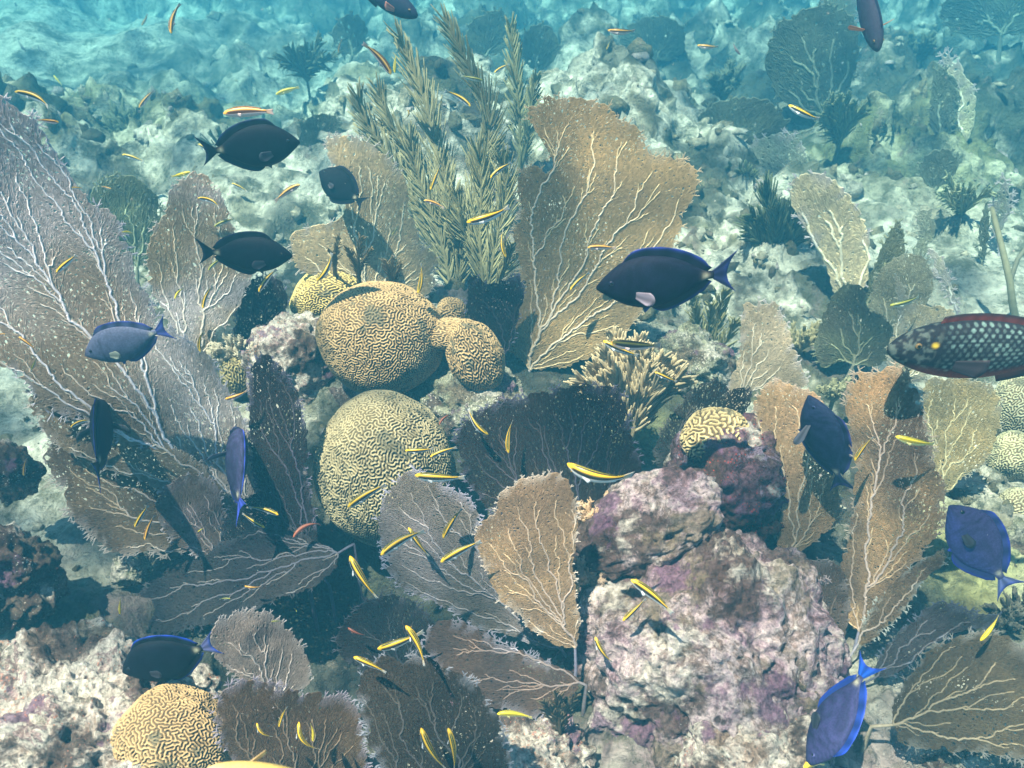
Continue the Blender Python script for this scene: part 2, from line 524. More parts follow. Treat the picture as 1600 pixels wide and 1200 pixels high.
def rock(label, u, v, d, hw, hv, mat, sub=6, seed=0, tilt=0.0, rough=1.0, pits=1.0, cat='rock', deep=None, parent=None, pcenter=None, taper=0.0):
    c, ax = lump_axes(u, v, d, hw, hv, deep)
    n, f = ICO[sub]
    m = float(ax.mean())
    q = n * ax
    h = 1 + rough * (.22 * fbm(n * 1.3, 3, seed + 1) + .13 * fbm(n * 3.7, 4, seed + 5))
    p = q * h[:, None]
    nn = n / np.linalg.norm(n / ax, axis=1)[:, None] / ax
    nn /= np.linalg.norm(nn, axis=1)[:, None]
    b = .75 - np.clip(worley(p / .055, seed + 2), 0, 1.1)
    p = p + nn * (rough * .026 * b)[:, None]
    msk = ss(-.15, .2, perlin(p / .13, seed + 8))
    w = worley(p / .027, seed + 3)
    p = p - nn * (pits * .014 * msk * ss(.44, .22, w))[:, None]
    p = p + nn * (rough * .0075 * fbm(p / .018, 4, seed + 4))[:, None]
    p[:, :2] *= (1 - taper * p[:, 2:] / ax[2])
    if tilt:
        ct, st = math.cos(tilt), math.sin(tilt)
        p = np.stack([p[:, 0] * ct + p[:, 2] * st, p[:, 1], -p[:, 0] * st + p[:, 2] * ct], 1)
    if parent is not None:
        return obj('boulder', mesh('boulder', p + (c - pcenter), f, mat, None, True), parent)
    o = obj('reef_rock', mesh('reef_rock', p, f, mat, None, True), None, c)
    return thing(o, label, cat, 'encrusted rocks of the reef')

rock('broad rounded pink and tan encrusted rock mass under two smaller boulders', 1108, 1000, 1.68, 200, 183, M_MAUVE, 7, 11, 0.06, .75, 1.5, taper=.2)
rock('pink and white knobbly rock flank beside the nosing blue tang', 1225, 1115, 1.62, 90, 105, M_MAUVE, 6, 17, -0.25, 1.1, 1.3)
rock('pitted mauve boulder lying slantwise on top of the big pink rock mass', 1006, 818, 1.65, 128, 64, M_MAUVE, 6, 23, -0.62, .6, 1.7, deep=.10)
rock('wine coloured rock with red sponge specks carrying a small brain coral cap', 1132, 762, 1.86, 100, 108, M_WINE, 6, 35, 0.35, .8, 1.3)
rock('pinkish brown rock between the dark fan and the big brain coral', 456, 578, 2.3, 68, 82, M_PALE, 6, 47, 0.2, .8, .8)
rock('greenish white rock slope below the right lobe of the brain coral', 735, 632, 2.22, 80, 62, M_GREENISH, 6, 59, -.2, .9, .8)
rock('dark rock foot that the two large brain corals grow on', 590, 690, 2.32, 88, 105, M_BROWN, 6, 63, 0, .8, .8)
rock('bright pale rubble boulder with pink crust in the lower corner under the dark tang', 90, 1170, 1.45, 250, 125, M_PALE, 7, 71, .12, 1.5, 1.2)
rock('dark knobbly ledge with a magenta patch at the edge of the sand slope', 5, 905, 1.7, 78, 70, M_BROWN, 6, 83, .2, 1.1, 1.0)
rock('small brown rock topped with a blue spot beside the sand slope', 8, 735, 1.85, 38, 45, M_BROWN, 5, 97, 0, 1.0, .8)
rock('white rounded stone at the lower end of the sand slope', 205, 890, 1.86, 24, 24, M_GREENISH, 5, 103, 0, .8, .6)
rock('pale rubble knoll between tan bush and feathery green bush', 1078, 575, 2.42, 62, 52, M_GREENISH, 6, 109, 0, 1.1, .8)
rock('white lumpy stone at the bottom edge under the widest brown fan', 1510, 1205, 1.52, 70, 42, M_GREENISH, 6, 113, 0, 1.0, .8)
rock('orange flecked rubble stone at the foot of the big pink rock', 1190, 1175, 1.52, 120, 80, M_PALE, 6, 127, 0, 1.1, 1.2)
rock('small orange and white stone below the feathery tuft', 830, 1180, 1.55, 75, 45, M_PALE, 6, 131, 0, 1.1, 1.1)
rock('grey white boulder behind the violet tang at the frame edge', 1590, 880, 2.05, 60, 62, M_GREENISH, 6, 137, 0, .9, .6)
rock('olive rock hump between two bottom fans', 760, 1120, 1.66, 60, 60, M_BROWN, 5, 139, 0, 1.0, .8)

# ------------------------------------------------------------------ brain corals
def swift_hohenberg(N=384, lam=8.0, steps=80, r=0.6, seed=5, bw=0.6, pin=0.12):
    k = np.fft.fftfreq(N) * 2 * math.pi
    k2 = k[:, None] ** 2 + k[None, :] ** 2
    q2 = (2 * math.pi / lam) ** 2
    lin = r - ((k2 - q2) / q2) ** 2 * bw
    dt = 0.6
    den = 1 / (1 - dt * lin.clip(-40, 0.9))
    rg = np.random.default_rng(seed)
    u = rg.normal(size=(N, N)) * .2
    nz = rg.normal(size=(N, N))
    f = np.exp(-((np.sqrt(k2) - math.sqrt(q2) * .75) / (math.sqrt(q2) * .3)) ** 2)
    nz = np.real(np.fft.ifft2(np.fft.fft2(nz) * f)); nz /= nz.std()
    for _ in range(steps):
        u = np.real(np.fft.ifft2(den * np.fft.fft2(u + dt * (-u ** 3 + pin * nz))))
    return u / np.abs(u).max()
SH = swift_hohenberg()
SH_LAM = 8.0

def sh_at(x, y):
    N = SH.shape[0]
    x = x % N; y = y % N
    i = np.floor(x).astype(int); j = np.floor(y).astype(int)
    a = x - i; b = y - j
    g = lambda p, q: SH[p % N, q % N]
    return (g(i, j) * (1 - a) + g(i + 1, j) * a) * (1 - b) + (g(i, j + 1) * (1 - a) + g(i + 1, j + 1) * a) * b

def dome_mesh(ax, lam, n, seed, apex=(0, -.45, .9), rough=.085, amp=None, ridge=(.50, .33, .165), valley=(.12, .082, .045), rho=2.15, base=None, shape=None):
    s = np.linspace(-1, 1, n)
    U, V = np.meshgrid(s, s, indexing='ij')
    dx = U * np.sqrt(1 - V ** 2 / 2); dy = V * np.sqrt(1 - U ** 2 / 2)
    r = np.hypot(dx, dy).ravel(); th = np.arctan2(dy, dx).ravel()
    al = r * rho
    a = Vector(apex).normalized()
    rot = np.array(a.to_track_quat('Z', 'Y').to_matrix())
    d = np.stack([np.sin(al) * np.cos(th), np.sin(al) * np.sin(th), np.cos(al)], 1) @ rot.T
    h = 1 + rough * (1.4 * perlin(d * 1.1, seed) + .5 * perlin(d * 2.6, seed + 3))
    p = d * ax * h[:, None]
    if shape is not None:
        p = shape(p)
    nn = d / ax; nn /= np.linalg.norm(nn, axis=1)[:, None]
    m = float(np.mean(ax))
    k = SH_LAM / lam * m
    wob = .25
    sx = al * np.cos(th) * k + seed * 31.7 + wob * perlin(d * 3, seed + 9) * SH_LAM
    sy = al * np.sin(th) * k + seed * 53.1
    hgt = np.tanh(3.2 * sh_at(sx, sy))
    amp = lam * .38 if amp is None else amp
    edge = ss(1.0, .93, r)
    p = p + nn * (amp * hgt * edge)[:, None]
    t = ss(-.5, .75, hgt)
    c = mix(np.tile(valley, (len(p), 1)), ridge, t)
    c *= (1 + .18 * perlin(d * 3.0, seed + 12) + .12 * perlin(d * 17, seed + 14))[:, None]
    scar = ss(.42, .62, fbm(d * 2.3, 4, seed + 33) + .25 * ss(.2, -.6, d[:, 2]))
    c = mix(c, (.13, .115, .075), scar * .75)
    if base is not None:                      # dead, encrusted lower rim of the colony
        c = mix(c, base, ss(.78, .95, r + .06 * perlin(d * 6, seed + 15)))
    i = (np.arange(n - 1)[:, None] * n + np.arange(n - 1)[None]).ravel()
    f = np.stack([i, i + n, i + n + 1, i + 1], 1)
    return p, f, c

LAM = .0060
BR_GROUP = 'brain corals on the reef'
def brain(label, u, v, d, hw, hv, n=160, seed=1, lam=LAM, **kw):
    c, ax = lump_axes(u, v, d, hw, hv, kw.pop('deep', None))
    p, f, col = dome_mesh(ax, lam, n, seed, **kw)
    o = obj('brain_coral', mesh('brain_coral', p, f, M_BRAIN, col, True), None, c)
    return thing(o, label, 'coral', BR_GROUP)

# the lobed colony: a dome, a bridge and a side lobe grown together
c0, ax0 = lump_axes(597, 528, 2.16, 97, 90)
root = empty('brain_coral', c0, 'large tan brain coral dome joined by a bridge to a side lobe', 'coral', BR_GROUP)
p, f, col = dome_mesh(ax0, LAM, 460, 2, rough=.045)
obj('dome', mesh('dome', p, f, M_BRAIN, col, True), root)
c1, ax1 = lump_axes(742, 557, 2.13, 44, 57)
def bend_lobe(p):
    q = p.copy(); q[:, 0] -= .25 * p[:, 2]; return q
p, f, col = dome_mesh(ax1, LAM, 270, 6, shape=bend_lobe)
obj('lobe', mesh('lobe', p + (c1 - c0), f, M_BRAIN, col, True), root)
c2, ax2 = lump_axes(703, 521, 2.13, 52, 25)
p, f, col = dome_mesh(ax2, LAM, 220, 8, rough=.03, apex=(.1, -.3, 1))
obj('bridge', mesh('bridge', p + (c2 - c0), f, M_BRAIN, col, True), root)

brain('biggest pale green brain coral sphere below the lobed one', 604, 735, 1.92, 107, 124, 480, 3, LAM * .98, ridge=(.41, .335, .20), valley=(.13, .10, .055), rough=.05)
c3, ax3 = lump_axes(516, 455, 2.38, 66, 44)
def arch(p):
    q = p.copy(); q[:, 2] -= 3.2 * p[:, 0] ** 2; return q
p, f, col = dome_mesh(ax3, LAM * 1.1, 300, 4, rough=.05, ridge=(.62, .46, .17), apex=(0, -.3, 1), rho=1.75, shape=arch)
thing(obj('brain_coral', mesh('brain_coral', p, f, M_BRAIN, col, True), None, c3), 'arched yellow brain coral crust overhanging behind the big dome', 'coral', BR_GROUP)
brain('little brown brain coral knob peeking out behind the bridge', 706, 490, 2.35, 24, 24, 90, 9)
brain('tan brain coral ball in front of the dark brown bottom fan', 276, 1160, 1.42, 92, 92, 400, 10, LAM * .8)
brain('dull green brain coral half hidden beside the tan bottom ball', 150, 1190, 1.46, 58, 52, 150, 12, LAM, ridge=(.34, .30, .15), valley=(.10, .09, .05))
brain('small cream brain coral cap on top of the wine rock', 1118, 682, 1.80, 54, 42, 160, 13, LAM * 1.35, ridge=(.58, .44, .22), rho=1.9, base=(.2, .13, .12))
brain('pale brain coral cut by the frame under the parrotfish belly', 1606, 640, 2.3, 60, 66, 240, 14, LAM * 1.0, ridge=(.50, .46, .30))
brain('round pale brain coral knoll behind the violet tang', 1588, 712, 2.18, 42, 38, 130, 15, LAM * 1.0, ridge=(.54, .50, .31))
brain('low brain coral lump just above the violet tang back', 1592, 792, 2.1, 34, 30, 110, 16, LAM, ridge=(.46, .42, .27))
brain('tiny brain coral knob below the pale polyp tuft', 368, 588, 2.28, 22, 30, 90, 17, LAM * 1.1, ridge=(.40, .32, .15))

# ------------------------------------------------------------------ sea fans
FAN_N = [0]
def chaikin(p, k=2):
    for _ in range(k):
        q = np.roll(p, -1, 0)
        p = np.stack([.75 * p + .25 * q, .25 * p + .75 * q], 1).reshape(-1, 2)
    return p

def inside(poly, x, y):
    r = np.zeros(len(x), bool)
    px, py = poly[:, 0], poly[:, 1]
    qx, qy = np.roll(px, -1), np.roll(py, -1)
    for a, b, c, d in zip(px, py, qx, qy):
        if b == d:
            continue
        t = (b > y) != (d > y)
        r ^= t & (x < (c - a) * (y - b) / (d - b) + a)
    return r

def fan(label, poly, base, d=None, yaw=0, lean=0, col=(.30, .20, .10), col2=None, vein=(.50, .44, .50), tip=(.62, .55, .58), s_px=2.6,
        curve=.10, wave=.03, dens=.9, r_px=.285, vmin=70, group='sea fans growing on the reef', name='sea_fan', vein_k=.095, rag=1):
    FAN_N[0] += 1
    seed = FAN_N[0]
    rng = np.random.default_rng(seed * 13 + 5)
    Pb = ground_hit(*base) if d is None else P(base[0], base[1], d)
    h = np.array((-Pb[0], -Pb[1], 0)); h /= np.linalg.norm(h)
    cy, sy = math.cos(rad(yaw)), math.sin(rad(yaw))
    n = np.array((h[0] * cy - h[1] * sy, h[0] * sy + h[1] * cy, 0))
    e1 = np.cross((0, 0, 1), n)
    e2 = np.array((0, 0, 1.0))
    lean = lean + 7 if lean < 15 else lean
    cl, sl_ = math.cos(rad(lean)), math.sin(rad(lean))
    n, e2 = n * cl + e2 * sl_, e2 * cl - n * sl_          # lean > 0 tips the fan backwards, away from the camera
    pts = []
    for u, v in np.asarray(poly, float).reshape(-1, 2):
        r = ray(u, v)
        t = (Pb @ n) / (r @ n)
        q = r * t - Pb
        pts.append((q @ e1, q @ e2))
    pl = chaikin(np.array(pts), 2)
    size = float(np.ptp(pl, axis=0).max())
    dd = np.linalg.norm(Pb)
    # ragged outline
    L = np.linalg.norm(np.roll(pl, -1, 0) - pl, axis=1)
    m = np.maximum(1, (L / (size * .012)).astype(int))
    dense = []
    for i in range(len(pl)):
        t = np.arange(m[i])[:, None] / m[i]
        dense.append(pl[i] * (1 - t) + pl[(i + 1) % len(pl)] * t)
    pl = np.concatenate(dense)
    cen = pl.mean(0)
    z0 = np.zeros(len(pl))
    nz = .020 * perlin(np.stack([pl[:, 0] / size * 9, pl[:, 1] / size * 9, z0], 1), seed) + .016 * perlin(np.stack([pl[:, 0] / size * 34, pl[:, 1] / size * 34, z0], 1), seed + 3)
    pl = pl + (pl - cen) / np.maximum(np.linalg.norm(pl - cen, axis=1), 1e-6)[:, None] * (nz * size)[:, None]
    s = s_px * dd / FPX
    lo, hi = pl.min(0), pl.max(0)
    nyc, nxc = int((hi[1] - lo[1]) / (s * .866)) + 2, int((hi[0] - lo[0]) / s) + 2
    R, C = np.meshgrid(np.arange(nyc), np.arange(nxc), indexing='ij')
    gx = lo[0] + (C + .5 * (R % 2)) * s + rng.uniform(-.4, .4, R.shape) * s
    gy = lo[1] + R * s * .866 + rng.uniform(-.4, .4, R.shape) * s
    ok = inside(pl, gx.ravel(), gy.ravel()).reshape(R.shape)
    # small holes and tears
    hole = perlin(np.stack([gx.ravel() / (size * .09), gy.ravel() / (size * .09), np.zeros(gx.size)], 1), seed + 40).reshape(R.shape)
    ok &= hole < 1.12
    # ragged rim: nibble the border cells away in a broken pattern
    rag_noise = rng.random(R.shape) + .8 * perlin(np.stack([gx.ravel() / (6 * s), gy.ravel() / (6 * s), np.zeros(gx.size)], 1), seed + 60).reshape(R.shape)
    for _ in range(3 * rag if min(nxc, nyc) > 60 else rag):
        e = np.zeros_like(ok)
        e[1:-1, 1:-1] = ~(ok[:-2, 1:-1] & ok[2:, 1:-1] & ok[1:-1, :-2] & ok[1:-1, 2:])
        ok &= ~(e & (rag_noise > .78) & (np.hypot(gx, gy) > .3 * size))
    idx = np.full(R.shape, -1); idx[ok] = np.arange(ok.sum())
    N = int(ok.sum())
    if N < 20:
        print('fan too small', label, N); return
    X, Y = gx[ok], gy[ok]
    I, J = [], []
    for dr in (0, 1, 2):
        for dc in (-2, -1, 0, 1, 2):
            if dr == 0 and dc <= 0:
                continue
            a = idx[:nyc - dr, max(0, -dc):nxc - max(0, dc)]
            b = idx[dr:, max(0, dc):nxc - max(0, -dc)]
            k = (a >= 0) & (b >= 0)
            I.append(a[k]); J.append(b[k])
    I, J = np.concatenate(I), np.concatenate(J)
    dl = np.hypot(X[I] - X[J], Y[I] - Y[J])
    k = dl < 2.15 * s
    I, J, dl = I[k], J[k], dl[k]
    bp = np.array((0.0, 0.0))
    mx, my = (X[I] + X[J]) / 2, (Y[I] + Y[J]) / 2
    rl = np.hypot(mx, my) + 1e-6
    al = np.abs((X[I] - X[J]) * mx + (Y[I] - Y[J]) * my) / (dl * rl)
    ridge = np.abs(perlin(np.stack([mx / (size * .10), my / (size * .10), np.zeros(len(mx))], 1), seed + 7))
    cost = (dl / s) ** 1.2 * rng.uniform(.6, 1.5, len(dl)) * (1 + 1.3 * (1 - al)) * (.55 + 1.0 * np.clip(ridge, 0, .6))
    order = np.argsort(np.concatenate([I, J]), kind='stable')
    src = np.concatenate([I, J])[order]; dst = np.concatenate([J, I])[order]; cst = np.concatenate([cost, cost])[order]
    ptr = np.searchsorted(src, np.arange(N + 1)).tolist()
    dst = dst.tolist(); cst = cst.tolist()
    rootn = int(np.argmin(X ** 2 + Y ** 2))
    dist = [1e18] * N; par = [-1] * N
    dist[rootn] = 0
    hq = [(0.0, rootn)]
    seq = []
    done = [False] * N
    while hq:
        dd0, a = heapq.heappop(hq)
        if done[a]:
            continue
        done[a] = True; seq.append(a)
        for e in range(ptr[a], ptr[a + 1]):
            b = dst[e]; nd = dd0 + cst[e]
            if nd < dist[b]:
                dist[b] = nd; par[b] = a; heapq.heappush(hq, (nd, b))
    w = np.ones(N)
    for a in reversed(seq):
        if par[a] >= 0:
            w[par[a]] += w[a]
    par = np.array(par)
    reach = np.array(done)
    # into space, with a gentle cup and ripple
    off = curve * size * ((X - 0) / size) ** 2 * (1 if seed % 2 else -1) + wave * size * fbm(np.stack([X / size * 2.2, Y / size * 2.2, np.zeros(N)], 1), 2, seed + 11)
    off *= ss(0, .3 * size, np.hypot(X, Y))
    pos = e1 * X[:, None] + e2 * Y[:, None] + n * off[:, None]
    gain = 1.3 if max(col) > .12 else 1.0
    colA = np.clip(np.array(col) * gain, 0, .82); colB = np.clip(np.array(col2 if col2 is not None else np.array(col) * .72 + .03) * gain, 0, .82)
    tn = ss(-.4, .5, fbm(np.stack([X / size * 3, Y / size * 3, np.zeros(N)], 1), 3, seed + 19))
    cn = mix(np.tile(colA, (N, 1)), colB, tn)
    cn *= rng.uniform(.75, 1.25, N)[:, None]
    one = dl < 1.7 * s
    deg = np.bincount(np.concatenate([I[one], J[one]]), minlength=N)
    bnd = deg < 5
    near = bnd.copy()
    steps = np.where(bnd, 0, 9)
    for q in range(1, 6):
        nb = near.copy(); nb[I[one]] |= near[J[one]]; nb[J[one]] |= near[I[one]]
        steps[nb & ~near] = q; near = nb
    far_from_base = np.hypot(X, Y) > .25 * size
    cn = mix(cn, tip, np.where(far_from_base, .78 * np.clip(1 - steps / 6, 0, 1) ** 1.1, 0))
    r0 = r_px * s
    lat = MB()
    ch = np.where((par >= 0) & reach)[0]
    pa = par[ch]
    thick = w[ch] >= vmin
    tt = ch[~thick]; tp = par[tt]
    lat.add(*prisms(pos[tp], pos[tt], r0 * (1 + .10 * w[tp].clip(1, 120) ** .4), r0 * (1 + .10 * w[tt] ** .4), 3, cn[tp], cn[tt], n))
    istree = (par[I] == J) | (par[J] == I)
    kx = one & ~istree & (rng.random(len(I)) < dens)
    lat.add(*prisms(pos[I[kx]], pos[J[kx]], r0 * .85, r0 * .85, 3, cn[I[kx]], cn[J[kx]], n))
    # free branchlets round the rim
    tuft = perlin(np.stack([X / (7 * s), Y / (7 * s), np.zeros(N)], 1), seed + 80)
    b = np.where(bnd & far_from_base & reach & (rng.random(N) < .95 + tuft))[0]
    if len(b):
        sx = np.zeros(N); sy_ = np.zeros(N); cnt = np.zeros(N)
        for a_, b_ in ((I[one], J[one]), (J[one], I[one])):
            np.add.at(sx, a_, X[b_]); np.add.at(sy_, a_, Y[b_]); np.add.at(cnt, a_, 1)
        ox = X[b] - sx[b] / cnt[b].clip(1); oy = Y[b] - sy_[b] / cnt[b].clip(1)
        ox += X[b] / size * .35 * s; oy += Y[b] / size * .35 * s
        ol = np.hypot(ox, oy) + 1e-9
        ox /= ol; oy /= ol
        for rep in range(4):
            an = rng.normal(0, .5, len(b)); ln = rng.uniform(.9, 3.0 if min(nxc, nyc) > 60 else 1.8, len(b)) * s * (1 + .9 * tuft[b]).clip(.4, 1.8)
            vx = ox * np.cos(an) - oy * np.sin(an); vy = ox * np.sin(an) + oy * np.cos(an)
            q = pos[b] + (e1 * vx[:, None] + e2 * vy[:, None]) * ln[:, None] + n * (rng.normal(0, .3, len(b)) * s)[:, None]
            lat.add(*prisms(pos[b], q, r0 * .95, r0 * .5, 3, mix(cn[b], tip, .6 * np.ones(len(b))), np.tile(tip, (len(b), 1)), n))
    root = empty(name, Pb, label, 'sea fan', group)
    lat.build('lattice', M_FAN, root)
    vb = MB()
    tt = ch[thick]
    if len(tt):
        tp = par[tt]
        rr = lambda q: r0 * (1.0 + vein_k * 1.25 * q ** .34)
        vcol = np.array(vein) * .42 + colA * .5
        wv = ss(np.log(vmin), np.log(vmin * 22), np.log(w[tt]))
        vc = mix(cn[tt], vcol, wv)
        lift = n * (r0 * .3)
        vb.add(*prisms(pos[tp] + lift, pos[tt] + lift, rr(w[tp]), rr(w[tt]), 5, vc, vc, n))
        vb.build('vein', M_VEIN, root, smooth=True)
    # stalk from the first vein down to the bottom
    foot = np.array((0, 0, min(0.0, gz(Pb[0], Pb[1]) - .02 - Pb[2]) * 1.0))
    rw = r0 * (1 + vein_k * N ** .34)
    hb = MB()
    pth = np.array([pos[rootn], pos[rootn] * .4, pos[rootn] * 0, foot * .6 + n * -.004, foot + (0, 0, -.015)])
    hb.add(*tube(pth, [rw, rw * 1.15, rw * 1.3, rw * 1.7, rw * 2.4], 8, np.array(vein) * .8))
    hb.build('stalk', M_VEIN, root, smooth=True)
    return root

TAN = dict(col=(.53, .39, .21), col2=(.40, .29, .16), tip=(.72, .58, .42))
LILAC = dict(col=(.56, .50, .50), col2=(.38, .29, .22), tip=(.7, .65, .72))
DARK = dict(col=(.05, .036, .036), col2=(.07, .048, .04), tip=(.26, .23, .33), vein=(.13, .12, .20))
BRN = dict(col=(.27, .19, .12), col2=(.16, .11, .075), tip=(.6, .52, .5))
PALEF = dict(rag=0, r_px=.40, col=(.63, .55, .40), col2=(.56, .48, .34), vein=(.30, .25, .2))
OLIVE = dict(rag=0, r_px=.38, col=(.20, .19, .11), col2=(.15, .15, .09), tip=(.36, .36, .24), vein=(.24, .22, .17))
FARF = dict(rag=0, r_px=.36, col=(.16, .17, .12), col2=(.12, .13, .10), tip=(.24, .26, .2), vein=(.16, .16, .12), s_px=3.6)

fan('huge lilac grey sea fan spreading from the frame edge behind the pale tang',
    (-60,90, 0,145, 40,175, 75,213, 105,268, 145,318, 183,345, 208,395, 228,450, 250,500, 300,540, 350,580, 385,660, 412,760, 415,850, 370,800, 300,740, 230,700, 150,670, 80,640, 30,600, -40,540, -120,400),
    (405, 862), 1.98, 12, 6, **{**LILAC, 'vein': (.62, .56, .66)}, curve=.05)
fan('upright brown and lilac sea fan standing behind the striped wrasse pair',
    (228,440, 225,400, 240,350, 262,325, 266,288, 298,262, 330,275, 355,310, 365,360, 392,402, 395,430, 380,470, 350,512, 322,535, 325,600, 300,590, 262,520),
    (325, 640), 2.3, -8, 2, col=(.44, .33, .22), col2=(.52, .46, .47), vein=(.62, .56, .6), tip=(.7, .62, .6))
fan('layered brown sea fan lying low against the sand slope',
    (395,850, 330,800, 300,770, 220,730, 130,690, 48,655, 85,685, 60,722, 105,765, 95,792, 142,842, 190,872, 230,862, 300,868, 370,872),
    (415, 866), 1.92, 14, 34, **{**BRN, 'vein': (.58, .52, .58)}, curve=.06)
fan('blackish blue sea fan sweeping sideways over the dark hollow',
    (548,868, 470,830, 420,810, 330,850, 255,875, 213,910, 180,962, 225,992, 320,975, 420,945, 500,915),
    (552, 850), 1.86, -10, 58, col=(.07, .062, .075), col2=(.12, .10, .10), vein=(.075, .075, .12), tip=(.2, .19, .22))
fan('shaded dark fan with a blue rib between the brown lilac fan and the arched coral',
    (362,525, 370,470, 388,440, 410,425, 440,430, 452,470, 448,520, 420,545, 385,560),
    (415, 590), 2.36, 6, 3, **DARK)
fan('deep brown frilly fan in the gap behind the flank of the pink rock',
    (1225,940, 1232,900, 1255,880, 1290,872, 1318,890, 1330,930, 1325,985, 1300,1020, 1262,1010),
    (1290, 1045), 1.76, 14, 5, col=(.13, .09, .07), col2=(.18, .13, .11), tip=(.42, .36, .36), vein=(.25, .2, .22))
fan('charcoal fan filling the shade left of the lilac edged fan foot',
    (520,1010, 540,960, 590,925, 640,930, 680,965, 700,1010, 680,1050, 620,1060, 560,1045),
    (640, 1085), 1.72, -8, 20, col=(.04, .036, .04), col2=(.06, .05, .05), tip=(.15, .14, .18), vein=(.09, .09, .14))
fan('smoky brown fan behind the olive fan and the parrotfish snout',
    (1355,500, 1362,440, 1392,400, 1440,395, 1462,430, 1455,470, 1420,510, 1385,530),
    (1395, 560), 2.65, 4, 2, col=(.24, .21, .14), col2=(.30, .27, .19), rag=0, tip=(.42, .4, .32))
fan('ruffled brown under layer of the huge lilac fan above the layered one',
    (395,850, 330,800, 260,768, 170,735, 90,700, 40,640, 45,590, 70,560, 130,590, 210,640, 290,700, 355,765),
    (408, 860), 1.93, 12, 26, col=(.30, .235, .17), col2=(.22, .17, .13), tip=(.62, .56, .54), vein=(.5, .45, .48))
fan('mauve rimmed brown sea fan between the layered fan and the hollow',
    (352,885, 300,868, 262,842, 240,800, 252,762, 280,742, 312,738, 340,752, 352,800, 362,850),
    (362, 892), 1.9, 10, 10, col=(.22, .16, .13), col2=(.30, .22, .22), tip=(.66, .58, .62), vein=(.42, .36, .42))
fan('dark twiggy sea fan under the violet blue tang tail',
    (500,900, 430,890, 350,850, 345,800, 385,770, 430,765, 470,790, 505,840),
    (515, 915), 1.98, -6, 4, col=(.045, .045, .06), col2=(.07, .065, .075), tip=(.16, .17, .22), vein=(.10, .11, .2), dens=.5)
fan('tall dark sea fan standing before the pinkish brown rock',
    (388,580, 392,565, 412,556, 445,575, 470,615, 486,680, 480,740, 492,800, 500,860, 480,880, 430,830, 400,760, 386,680),
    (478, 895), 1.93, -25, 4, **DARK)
fan('pale cream sea fan with torn edge behind the arched brain coral',
    (505,225, 516,208, 560,214, 600,234, 630,268, 641,308, 640,332, 656,365, 650,378, 682,392, 687,430, 672,465, 620,490, 575,480, 520,440, 470,425, 450,398, 455,362, 500,350, 530,345, 543,325, 522,272),
    (580, 480), 2.42, 8, 4, col=(.60, .49, .33), col2=(.48, .38, .24), vein=(.68, .62, .56), tip=(.66, .60, .58), r_px=.31)
fan('largest golden tan sea fan standing upright in the middle of the reef',
    (822,180, 828,158, 880,148, 925,155, 962,166, 990,194, 1005,225, 1016,246, 1045,244, 1080,250, 1094,275, 1090,302, 1075,336, 1060,366, 1042,420, 1015,472, 985,520, 940,552, 880,572, 838,582, 800,560, 792,520, 815,470, 812,430, 804,380, 810,330, 804,292, 815,264, 840,258, 858,272, 868,258, 850,226, 832,195),
    (822, 588), 2.4, -6, 3, **{**TAN, 'vein': (.62, .54, .56)}, curve=.08)
fan('small dark purple sea fan tucked beside the golden tan fan',
    (730,436, 745,426, 765,446, 800,426, 816,432, 820,470, 804,520, 792,562, 760,540, 738,505, 724,490),
    (790, 580), 2.34, 20, 0, **DARK)
fan('broad blackish purple sea fan in the centre below the golden fan',
    (715,720, 705,690, 722,652, 760,640, 820,618, 880,604, 950,598, 978,610, 985,680, 1012,740, 996,785, 960,820, 930,870, 880,880, 820,850, 760,800, 735,765),
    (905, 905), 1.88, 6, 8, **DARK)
fan('lilac edged brown sea fan leaning over from the hollow',
    (608,770, 622,740, 652,722, 690,738, 730,765, 755,795, 752,835, 800,890, 850,950, 890,1010, 870,1022, 820,1000, 742,980, 690,932, 642,910, 612,862, 604,805),
    (895, 1040), 1.68, -14, 4, col=(.21, .17, .15), col2=(.30, .25, .26), tip=(.62, .58, .72), vein=(.36, .33, .42))
fan('warm brown leaf shaped sea fan with bright fringe in front of the black one',
    (742,832, 772,802, 780,770, 812,745, 850,736, 886,746, 904,780, 900,840, 898,930, 908,965, 900,1015, 868,1008, 830,985, 795,955, 762,900, 744,870),
    (900, 1045), 1.6, 10, 5, col=(.45, .31, .18), col2=(.34, .23, .15), vein=(.30, .27, .38), tip=(.80, .70, .64))
fan('dull reddish brown sea fan lying flat below the leaf shaped fan',
    (662,990, 690,960, 742,972, 800,1010, 868,1038, 908,1058, 900,1085, 876,1092, 838,1132, 790,1112, 742,1100, 702,1060, 676,1030),
    (915, 1070), 1.58, 4, 42, col=(.15, .095, .075), col2=(.12, .08, .07), tip=(.50, .46, .56), vein=(.24, .2, .22))
fan('dark notched sea fan rising from the bottom edge between stripes of wrasses',
    (553,1085, 575,1042, 602,1020, 632,1046, 640,1020, 668,1036, 702,1046, 742,1064, 764,1100, 790,1150, 800,1200, 780,1300, 690,1330, 610,1240, 566,1150),
    (700, 1340), 1.42, -6, 4, col=(.075, .06, .05), col2=(.10, .08, .065), tip=(.42, .42, .50), vein=(.2, .18, .2))
fan('dusty pinkish sea fan with frayed tips above the bottom brain coral',
    (318,992, 350,956, 400,950, 440,965, 470,1000, 492,1050, 478,1080, 440,1095, 395,1075, 350,1050),
    (425, 1112), 1.58, 12, 6, col=(.42, .33, .30), col2=(.32, .25, .23), tip=(.56, .5, .52))
